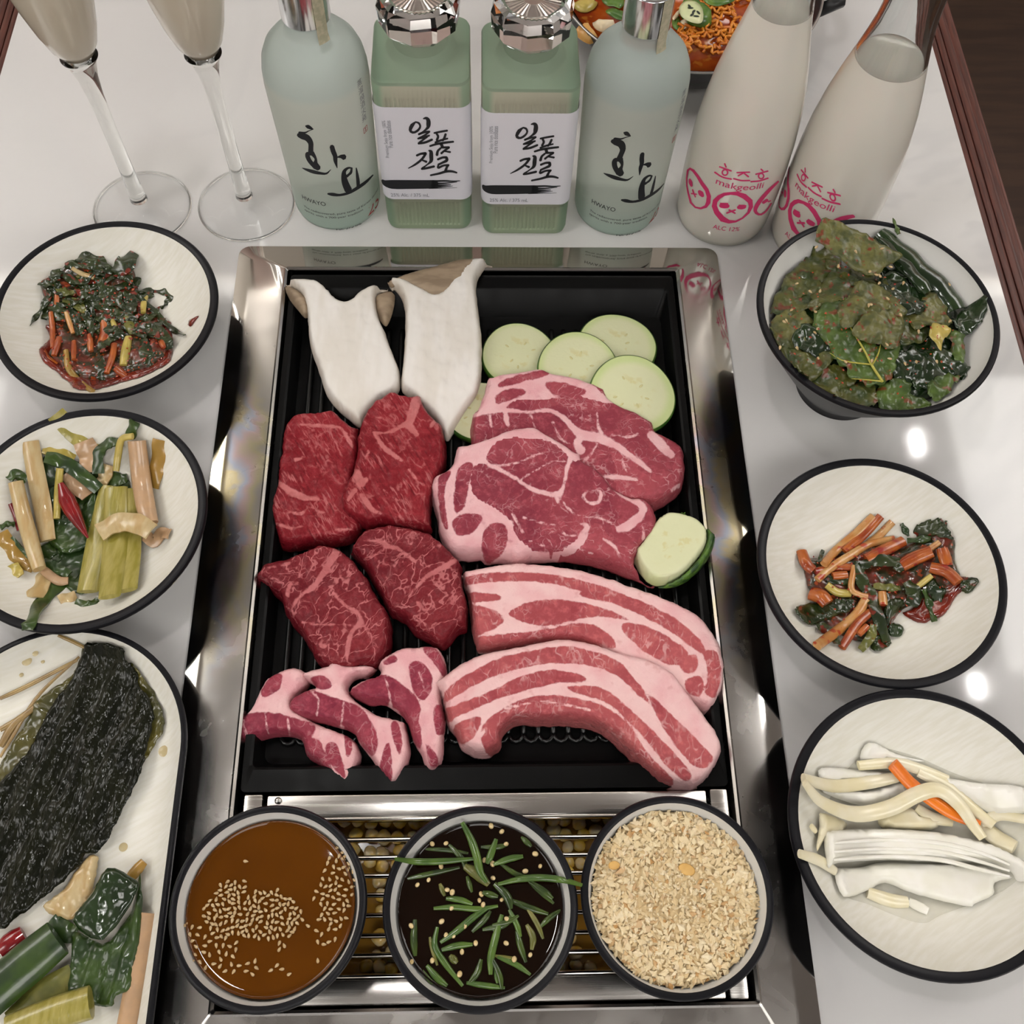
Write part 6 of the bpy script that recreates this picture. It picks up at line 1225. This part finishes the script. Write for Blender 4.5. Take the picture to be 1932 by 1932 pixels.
# ridged front piece: three ridges
rid = slab('radish_piece', [(345, 850), (400, 825), (700, 815), (1000, 835), (1250, 890), (1400, 960), (1475, 1040), (1470, 1120), (1420, 1120), (1380, 1060), (1250, 1010), (1000, 1010), (700, 1000), (420, 1020), (360, 1040)], T_, flat(zf, .006), .0080, .0020, .003, FOOD['radish'], None, (), -12, 1, .0003, 90, .4, 77)
put(rid, 'thick white ridged piece across the front, pickled radish bowl', 'radish', g)
for off, w in ((55, 26), (105, 24), (150, 26)):
    pts = [(400, 850 + off), (700, 832 + off), (1000, 850 + off), (1230, 905 + off), (1400, 990 + off * .7)]
    s = pxm(T_, pts, zf); v_, f_ = tube(path_on(T_, pts, zf, .0138), [w * s / 2 * t for t in (.5, 1, 1, .5)], 8, .6)
    mobj('ridge', [np.array(p) - np.array(rid.location) for p in v_], f_, FOOD['radish'], rid)

# --- three sauces
def disc(name, c, r, z, m, label, cat, kind=None, men=.0012):
    o = mobj(name, *lathe([(0, -.004), (r - .003, -.004), (r, men), (r - .0008, men * .5), (r - .002, .0001), (r - .004, 0), (0, 0)], 80), m, loc=(c[0], c[1], z)); return tag(o, label, cat, None, kind)
zs1 = SZ + HS - .0085
m_ssam = vary('brown_sauce', (.105, .031, .0012), (.090, .026, .001), 20, .015, spec=.28)
disc('brown_sauce', (-.1108, .0537), .0440, zs1, m_ssam, 'brown dipping sauce in the leftmost sauce bowl', 'sauce')
T_ = Q(300, 1480, .23398); rs = random.Random(11); spots_s = []
def scatter(poly, sp, n=4000):
    a = np.array(poly, float); lo, hi = a.min(0), a.max(0); out = []
    for _ in range(n):
        p = (rs.uniform(lo[0], hi[0]), rs.uniform(lo[1], hi[1]))
        if inside(np.array([p]), a)[0] and all((p[0] - q[0]) ** 2 + (p[1] - q[1]) ** 2 > sp * sp for q in spots_s[-400:]): spots_s.append(p)
scatter([(430, 920), (480, 790), (600, 780), (700, 820), (730, 900), (800, 850), (950, 850), (1060, 920), (1160, 1000), (1170, 1070), (1110, 1150), (1050, 1240), (850, 1250), (720, 1230), (640, 1220), (500, 1250), (400, 1200), (360, 1080), (340, 1000)], 33)
scatter([(1350, 600), (1450, 570), (1560, 640), (1590, 800), (1550, 950), (1510, 1080), (1470, 1180), (1380, 1180), (1290, 1090), (1310, 980), (1230, 940), (1290, 820)], 40)
scatter([(215, 1130), (320, 1110), (420, 1230), (560, 1250), (640, 1270), (600, 1400), (720, 1440), (800, 1400), (800, 1530), (680, 1540), (480, 1510), (390, 1480), (300, 1480), (230, 1380), (260, 1280)], 52)
spots_s += [(690, 780), (700, 620), (1430, 510), (1475, 550), (1500, 580), (970, 1280), (1010, 1300), (970, 1330), (900, 1500), (950, 1460), (990, 1490), (1050, 1530), (1280, 1420), (1200, 1140), (1270, 1180), (1310, 1210), (1280, 1270), (1330, 1290), (1420, 1250), (1370, 1270)]
rs.shuffle(spots_s); rest = MB()
for k, (x, y) in enumerate(spots_s):
    p = P(*T_([(x, y)])[0], zs1 + .0006)
    if k < 300: seed(p, 'toasted sesame seed floating on the brown sauce', 'sesame seeds on the brown sauce', .86, rs, .25)
    else:
        M = Matrix.Translation(Vector(p)) @ Matrix.Rotation(rs.uniform(0, 6.28), 4, 'Z') @ Matrix.Rotation(math.pi / 2, 4, 'X') @ Matrix.Scale(.86, 4)
        rest.add([M @ v_.co for v_ in SEED_ME.data.vertices], [tuple(f_.vertices) for f_ in SEED_ME.data.polygons])
if rest.v: tag(rest.obj('sesame_seeds', SEED_ME.data.materials[0]), 'further toasted sesame seeds floating on the brown sauce', 'sesame seed', 'sesame seeds on the brown sauce', 'stuff')
zs2 = SZ + HS - .0095
m_soy = mat('soy_sauce', (.006, .002, .0006), .03, spec=.3)
disc('soy_sauce', (-.0007, .0519), .0437, zs2, m_soy, 'dark soy sauce in the middle sauce bowl', 'sauce')
T_ = Q(680, 1480, .23392); zso = lambda x, y: zs2 if math.hypot(x + .0007, y - .0519) < .0452 else SZ + HS; g = 'chilli strips in the soy sauce'
for k, (pts, w, cl, lf_) in enumerate((([(380, 760), (560, 720), (800, 670)], 42, 'dchili', .0), ([(1200, 930), (1350, 990), (1515, 1045)], 52, 'dchili', .0), ([(1360, 780), (1450, 860), (1560, 960)], 46, 'dchili', 0), ([(1260, 1180), (1290, 1300), (1335, 1435)], 52, 'dchili', 0), ([(440, 1090), (430, 1250), (442, 1385)], 58, 'dchili', 0), ([(520, 520), (700, 530), (870, 555)], 36, 'dchili', 0), ([(560, 1230), (580, 1320), (620, 1460)], 38, 'olive', 0), ([(640, 800), (680, 900)], 42, 'olive', 0), ([(1340, 1130), (1390, 1230), (1382, 1335)], 54, 'olive', 0), ([(1130, 640), (1250, 720), (1340, 745)], 42, 'dchili', .0004), ([(860, 740), (900, 870)], 42, 'dchili', 0), ([(1090, 1480), (1105, 1605)], 40, 'chili', 0), ([(500, 1500), (560, 1580), (600, 1600)], 40, 'dchili', 0), ([(720, 1380), (780, 1440)], 60, 'olive', 0), ([(1450, 1150), (1520, 1080), (1620, 1010)], 44, 'dchili', 0), ([(1300, 420), (1380, 500)], 50, 'dchili', 0),
  ([(590, 1000), (750, 990), (950, 1005), (1110, 980)], 46, 'chili', .001), ([(690, 920), (800, 930), (905, 965)], 48, 'chili', .0012), ([(1020, 1000), (900, 1080), (780, 1180), (645, 1275)], 56, 'chili', .0014), ([(1142, 1050), (1090, 1230), (1052, 1400), (1050, 1535)], 62, 'chili', .001), ([(620, 1150), (600, 1300), (680, 1440), (825, 1625)], 52, 'chili', .0008), ([(535, 1460), (620, 1560), (700, 1625)], 56, 'chili', .0004), ([(855, 1600), (1000, 1620), (1165, 1642)], 46, 'chili', .0006), ([(655, 1335), (780, 1300), (905, 1290)], 52, 'chili', .001), ([(975, 1410), (940, 1520), (875, 1605)], 52, 'dchili', .0006), ([(1105, 1390), (1250, 1450), (1372, 1535)], 46, 'chili', .0004), ([(1200, 1010), (1260, 1130), (1292, 1230)], 46, 'chili', .0008), ([(900, 1190), (1000, 1090), (1050, 1020)], 46, 'dchili', .002), ([(1080, 800), (1180, 900), (1215, 1005)], 66, 'dchili', .0024), ([(985, 870), (1110, 905)], 52, 'dchili', .0024), ([(840, 660), (940, 720), (1035, 810)], 88, 'olive', .003), ([(1095, 440), (1050, 570), (1020, 640)], 56, 'chili', .004), ([(1312, 580), (1200, 600), (1075, 645)], 52, 'chili', .003), ([(820, 305, 2), (890, 440), (935, 570), (965, 700), (1020, 790)], 64, 'chili', .0055), ([(278, 600, 2), (450, 622, 3), (660, 620), (910, 600)], 52, 'chili', .0045), ([(1785, 812, 2), (1640, 772, 3), (1450, 752, 2), (1280, 765), (1110, 805)], 54, 'chili', .0045))):
    lb = {'chili': 'bright green chilli strip lying on the soy sauce', 'dchili': 'soaked dark green chilli strip in the soy sauce', 'olive': 'olive chilli core piece in the soy sauce'}[cl]
    if len(pts) == 5 and pts[0][0] == 820: lb = 'upright green chilli strip standing out at the back of the soy bowl'
    if pts[0][0] == 278: lb = 'long green chilli strip poking over the rim towards the brown sauce'
    if pts[0][0] == 1785: lb = 'long green chilli strip poking over the rim towards the peanuts'
    band(T_, pts, w, cl, zso, lf_, 'chilli_strip', lb, g, 'chilli', 'tube', flatn=.55, taper=(.55, 1, 1, .5))
for k in range(26):
    a = rs.uniform(0, 6.28); r = .040 * math.sqrt(rs.uniform(.02, 1)); cx_, cy_ = 975 + r / .0134 * 1000 * .32 * math.cos(a), 1010 + r / .0134 * 1000 * .30 * math.sin(a) ; d_ = rs.uniform(0, 3.14); L_ = rs.uniform(70, 150)
    if math.hypot(cx_ - 975, cy_ - 1010) > 560: continue
    band(T_, [(cx_ - L_ * math.cos(d_), cy_ - L_ * math.sin(d_)), (cx_ + 20, cy_ + 10), (cx_ + L_ * math.cos(d_), cy_ + L_ * math.sin(d_))], rs.uniform(34, 56), 'dchili' if k % 3 else 'olive', zso, .0002 + (k % 3) * .0006, 'chilli_strip', 'soaked dark green chilli strip in the soy sauce' if k % 3 else 'olive chilli core piece in the soy sauce', g, 'chilli', 'tube', flatn=.5, taper=(.5, 1, 1, .5))
m_cseed = vary('chilli_seed', (.66, .52, .28), (.58, .42, .18), 300, .3, coat=.3)
cs_me = None
for x, y in ((580, 480), (690, 475), (1055, 335), (1140, 380), (1175, 480), (650, 660), (1000, 610), (1065, 640), (1330, 700), (1450, 660), (1070, 755), (460, 810), (975, 885), (960, 935), (990, 970), (735, 1000), (700, 850), (740, 870), (410, 1140), (840, 1140), (690, 1215), (750, 1225), (580, 1420), (415, 1430), (1175, 1280), (1240, 1410), (1370, 1375), (800, 1530), (1410, 560), (550, 770), (930, 1280), (820, 1350), (1140, 930), (1180, 1085), (655, 1105)):
    p = P(*T_([(x, y)])[0], zs2 + .0015)
    if cs_me is None:
        cs_me = mobj('chilli_seed', *lathe([(0, -.0005), (.0011, -.0003), (.0016, .0002), (.0012, .0006), (0, .0008)], 10), m_cseed, loc=tuple(p)); o = cs_me
    else: o = share('chilli_seed', cs_me.data, None, tuple(p))
    o.rotation_euler = (rs.uniform(-.3, .3), rs.uniform(-.3, .3), rs.uniform(0, 6)); s = rs.uniform(.8, 1.15); o.scale = (s, s * .8, s); tag(o, 'pale round chilli seed floating in the soy sauce', 'chilli seed', 'chilli seeds in the soy sauce')
# chopped peanuts
zs3 = SZ + HS - .0070; cP = (.1030, .0560)
m_nut = mat('chopped_peanut', (.66, .50, .27), .6); q = NT(m_nut)
gi = q.n('ShaderNodeNewGeometry'); q.base(q.ramp(gi.outputs['Random Per Island'], [(0, (.74, .58, .34)), (.35, (.80, .67, .43)), (.6, (.68, .50, .26)), (.8, (.84, .72, .50)), (.93, (.50, .27, .09)), (1, (.76, .60, .36))]))
nut = MB(); rn = random.Random(9)
dv, df = lathe([(0, -.004), (.0438, -.004), (.0438, -.0022), (.040, -.0012), (.02, .0006), (0, .001)], 48); nut.add([(x, y, z) for x, y, z in dv], df)
for k in range(3600):
    r = .0440 * math.sqrt(rn.random()); a = rn.uniform(0, 6.283); s = rn.uniform(.0009, .0025) * (1.0 if r > .024 else .78) * (1.4 if rn.random() < .08 else 1)
    M = Matrix.Translation((r * math.cos(a), r * math.sin(a), .0010 - .0028 * (r / .045) ** 2 + rn.uniform(-.0010, .0017))) @ Matrix.Rotation(rn.uniform(0, 6.28), 4, 'Z') @ Matrix.Rotation(rn.uniform(-.7, .7), 4, 'X')
    l, w_, h_ = s * rn.uniform(.9, 1.7), s * rn.uniform(.6, 1.0), s * rn.uniform(.3, .55); j = lambda: rn.uniform(.6, 1.2)
    nut.add([M @ Vector(c_) for c_ in ((l * j(), 0, 0), (0, w_ * j(), 0), (-l * j(), 0, 0), (0, -w_ * j(), 0), (l * .2, w_ * .2, h_), (0, 0, -h_))], [(0, 1, 4), (1, 2, 4), (2, 3, 4), (3, 0, 4), (1, 0, 5), (2, 1, 5), (3, 2, 5), (0, 3, 5)])
tag(mobj('chopped_peanuts', nut.v, nut.f, m_nut, smooth=False, loc=(cP[0], cP[1], zs3)), 'chopped peanuts filling the rightmost sauce bowl', 'peanuts', None, 'stuff')
T_ = Q(1060, 1480, .2588)
for x, y, l, w_, a in ((910, 620, 62, 40, -.35), (380, 590, 42, 30, .1)):
    p = P(*T_([(x, y)])[0], zs3 + .0022); s = .2588 / 3350
    v_, f_ = lathe([(0, -.0008), (.8, -.0004), (1, .0002), (.85, .0007), (0, .0010)], 14)
    o = mobj('peanut_flake', [(X * l * s, Y * w_ * s, Z) for X, Y, Z in v_], f_, vary('peanut_skinless', (.72, .44, .14), (.66, .38, .11), 90, .5), loc=tuple(p)); o.rotation_euler = (.15, .1, a)
    tag(o, 'larger tan peanut flake near the middle of the chopped peanuts' if x > 600 else 'smaller tan peanut flake towards the soy bowl side', 'peanut', 'large peanut flakes')

# ------------------------------------------------------------------ stew pot at the back
PC = (.178, .778); PR = .112; PH = .052
m_pot = mat('black_pot', (.018, .018, .019), .35, spec=.4)
pot = empty('stew_pot', (*PC, 0), 'shallow black pot of red noodle stew behind the bottles', 'pot')
mobj('body', *lathe([(0, .006), (.070, .006), (.078, .010), (.095, .022), (PR - .004, .040), (PR - .001, PH - .003), (PR, PH), (PR - .002, PH + .0005), (PR - .004, PH - .002), (PR - .010, .038), (.085, .020), (0, .012)], 96), m_pot, pot, sharp=50)
mobj('rim_edge', *lathe([(PR - .0016, PH + .0003), (PR, PH + .0011), (PR + .0004, PH + .0003), (PR, PH - .0006)], 96), mat('rim_steel', (.45, .45, .45), .25, metal=1.0), pot)
mobj('base_ring', *lathe([(.060, 0), (.066, 0), (.070, .0065), (.062, .0065)], 64), m_pot, pot)
for sx in (-1, 1):
    v_, f_ = tube([(sx * (PR - .004), -.022, .040), (sx * (PR + .014), -.018, .046), (sx * (PR + .018), 0, .047), (sx * (PR + .014), .018, .046), (sx * (PR - .004), .022, .040)], .0055, 10)
    mobj('handle', v_, f_, m_pot, pot)
zst = .0445; T_ = Q(1060, 0, .19669); zs4 = lambda x, y: zst
m_stew = vary('stew_broth', (.42, .075, .008), (.30, .035, .006), 60, .12, coat=.4, bump=.25, bscale=120, c3=(.52, .16, .02))
tag(mobj('stew_broth', *lathe([(0, -.012), (PR - .022, -.012), (PR - .0085, 0), (0, .0006)], 72), m_stew, loc=(*PC, zst)), 'red-orange stew broth in the black pot', 'stew')
m_noodle = vary('stew_noodle', (.72, .26, .02), (.60, .16, .012), 60, .3, coat=.4)
rn = random.Random(21); g = 'noodles in the stew pot'
for k in range(46):
    x0 = rn.uniform(1120, 1820); y0 = rn.uniform(-120, 540)
    if y0 > 560 - (x0 - 1150) * .15 or x0 < 1140 + max(0, 200 - y0) * .3: continue
    a = rn.uniform(0, 6.28); c = P(*T_([(x0, y0)])[0], zst); path = []
    if math.hypot(c[0] - PC[0], c[1] - PC[1]) > PR - .024: continue
    L = rn.uniform(.012, .020)
    for i in range(22):
        t = i / 21 - .5; u = t * 2 * L; w_ = .0022 * math.sin(t * 30 + k); path.append((c[0] + u * math.cos(a) - w_ * math.sin(a), c[1] + u * math.sin(a) + w_ * math.cos(a), zst + .0022 + .0016 * math.cos(t * 15 + k) + (k % 3) * .0012))
    o = mobj('noodle', *tube(path, .00125, 6), m_noodle); tag(recenter(o), 'wavy orange noodle in the red stew', 'noodle', g)
FOOD['tofu'] = vary('stew_tofu', (.72, .42, .13), (.66, .30, .06), 60, .4, coat=.2, bump=.2)
FOOD['ricecake'] = vary('rice_cake', (.80, .70, .50), (.76, .62, .40), 40, .3, coat=.2)
FOOD['gonion'] = vary('green_onion', (.13, .24, .03), (.05, .13, .02), 60, .3, coat=.3)
FOOD['wonion'] = vary('pale_onion', (.68, .70, .42), (.60, .66, .36), 60, .3, coat=.2)
def chunk(ol, cl, lf_, T, name, label, cat):
    CNT[0] += 1; o = slab(name, ol, T_, flat(zs4, lf_), T, .003, .0022, FOOD[cl], None, (), -12, 1, .0003, 90, .4, CNT[0]); return put(o, label, cat, None)
chunk([(110, 300), (230, 200), (345, 345), (270, 420), (150, 350)], 'tofu', .0005, .006, 'tofu_piece', 'stained tofu piece at the near edge of the stew', 'tofu')
chunk([(300, 200), (370, 160), (470, 180), (525, 215), (480, 270), (400, 305), (320, 270)], 'ricecake', .001, .005, 'rice_cake', 'white rice cake disc half behind the frosted bottle', 'rice cake')
chunk([(95, 30), (240, -40), (340, 10), (300, 90), (180, 115)], 'yellow', .001, .003, 'mushroom_piece', 'yellow mushroom fan behind the green stopper bottle', 'mushroom')
chunk([(390, -10), (560, -60), (600, 20), (560, 80), (500, 60), (430, 50)], 'gonion', .004, .0015, 'green_leaf', 'green leaf standing out in the stew', 'leaf')
chunk([(420, 110), (490, 65), (600, 110), (600, 185), (520, 180)], 'gonion', .003, .0015, 'green_leaf', 'folded green leaf beside the rice cake', 'leaf')
chunk([(1360, -30), (1560, -40), (1660, 0), (1520, 55), (1400, 40)], 'gonion', .006, .0015, 'green_leaf', 'green leaf above the noodles', 'leaf')
o = chunk([(1130, 60), (1190, -10), (1300, -5), (1400, 60), (1440, 160), (1420, 240), (1330, 255), (1220, 220), (1140, 150)], 'gonion', .0045, .0075, 'chilli_slice', 'thick slanted green chilli slice on the noodles', 'chilli')
i_ = slab('inside', [(1130, 60), (1190, 0), (1290, 10), (1350, 80), (1355, 190), (1310, 225), (1220, 205), (1140, 145)], T_, flat(zs4, .0125), .0014, .003, .001, FOOD['wonion'], None, (), -12, 1, .0002, 90, .3, 8); i_.parent = o; i_.location = Vector(i_.location) - Vector(o.location)
for k, (x, y) in enumerate(((1235, 75), (1265, 110), (1310, 120), (1290, 155), (1250, 140), (1225, 60))):
    p = P(*T_([(x, y)])[0], zst + .0142); d_ = mobj('seed_hole', *lathe([(.0016, 0), (.0012, .0003), (0, .0004)], 8), mat('seed_hole', (.02, .03, .02), .5), o, loc=tuple(Vector(p) - Vector(o.location))); d_.scale = (1.6, .7, 1); d_.rotation_euler = (0, 0, k)
chunk([(1065, 150), (1140, 60), (1180, 0), (1150, 100), (1080, 190)], 'ricecake', .006, .003, 'onion_ring', 'white onion ring leaning against the chilli slice', 'onion')
chunk([(1060, 190), (1120, 140), (1140, 200), (1130, 290), (1070, 260)], 'gonion', .003, .002, 'green_leaf', 'green onion piece beside the silver cap', 'leaf')
chunk([(1130, 200), (1180, 160), (1220, 210), (1200, 260), (1140, 280)], 'ricecake', .002, .004, 'rice_cake', 'small white rice cake under the chilli slice', 'rice cake')
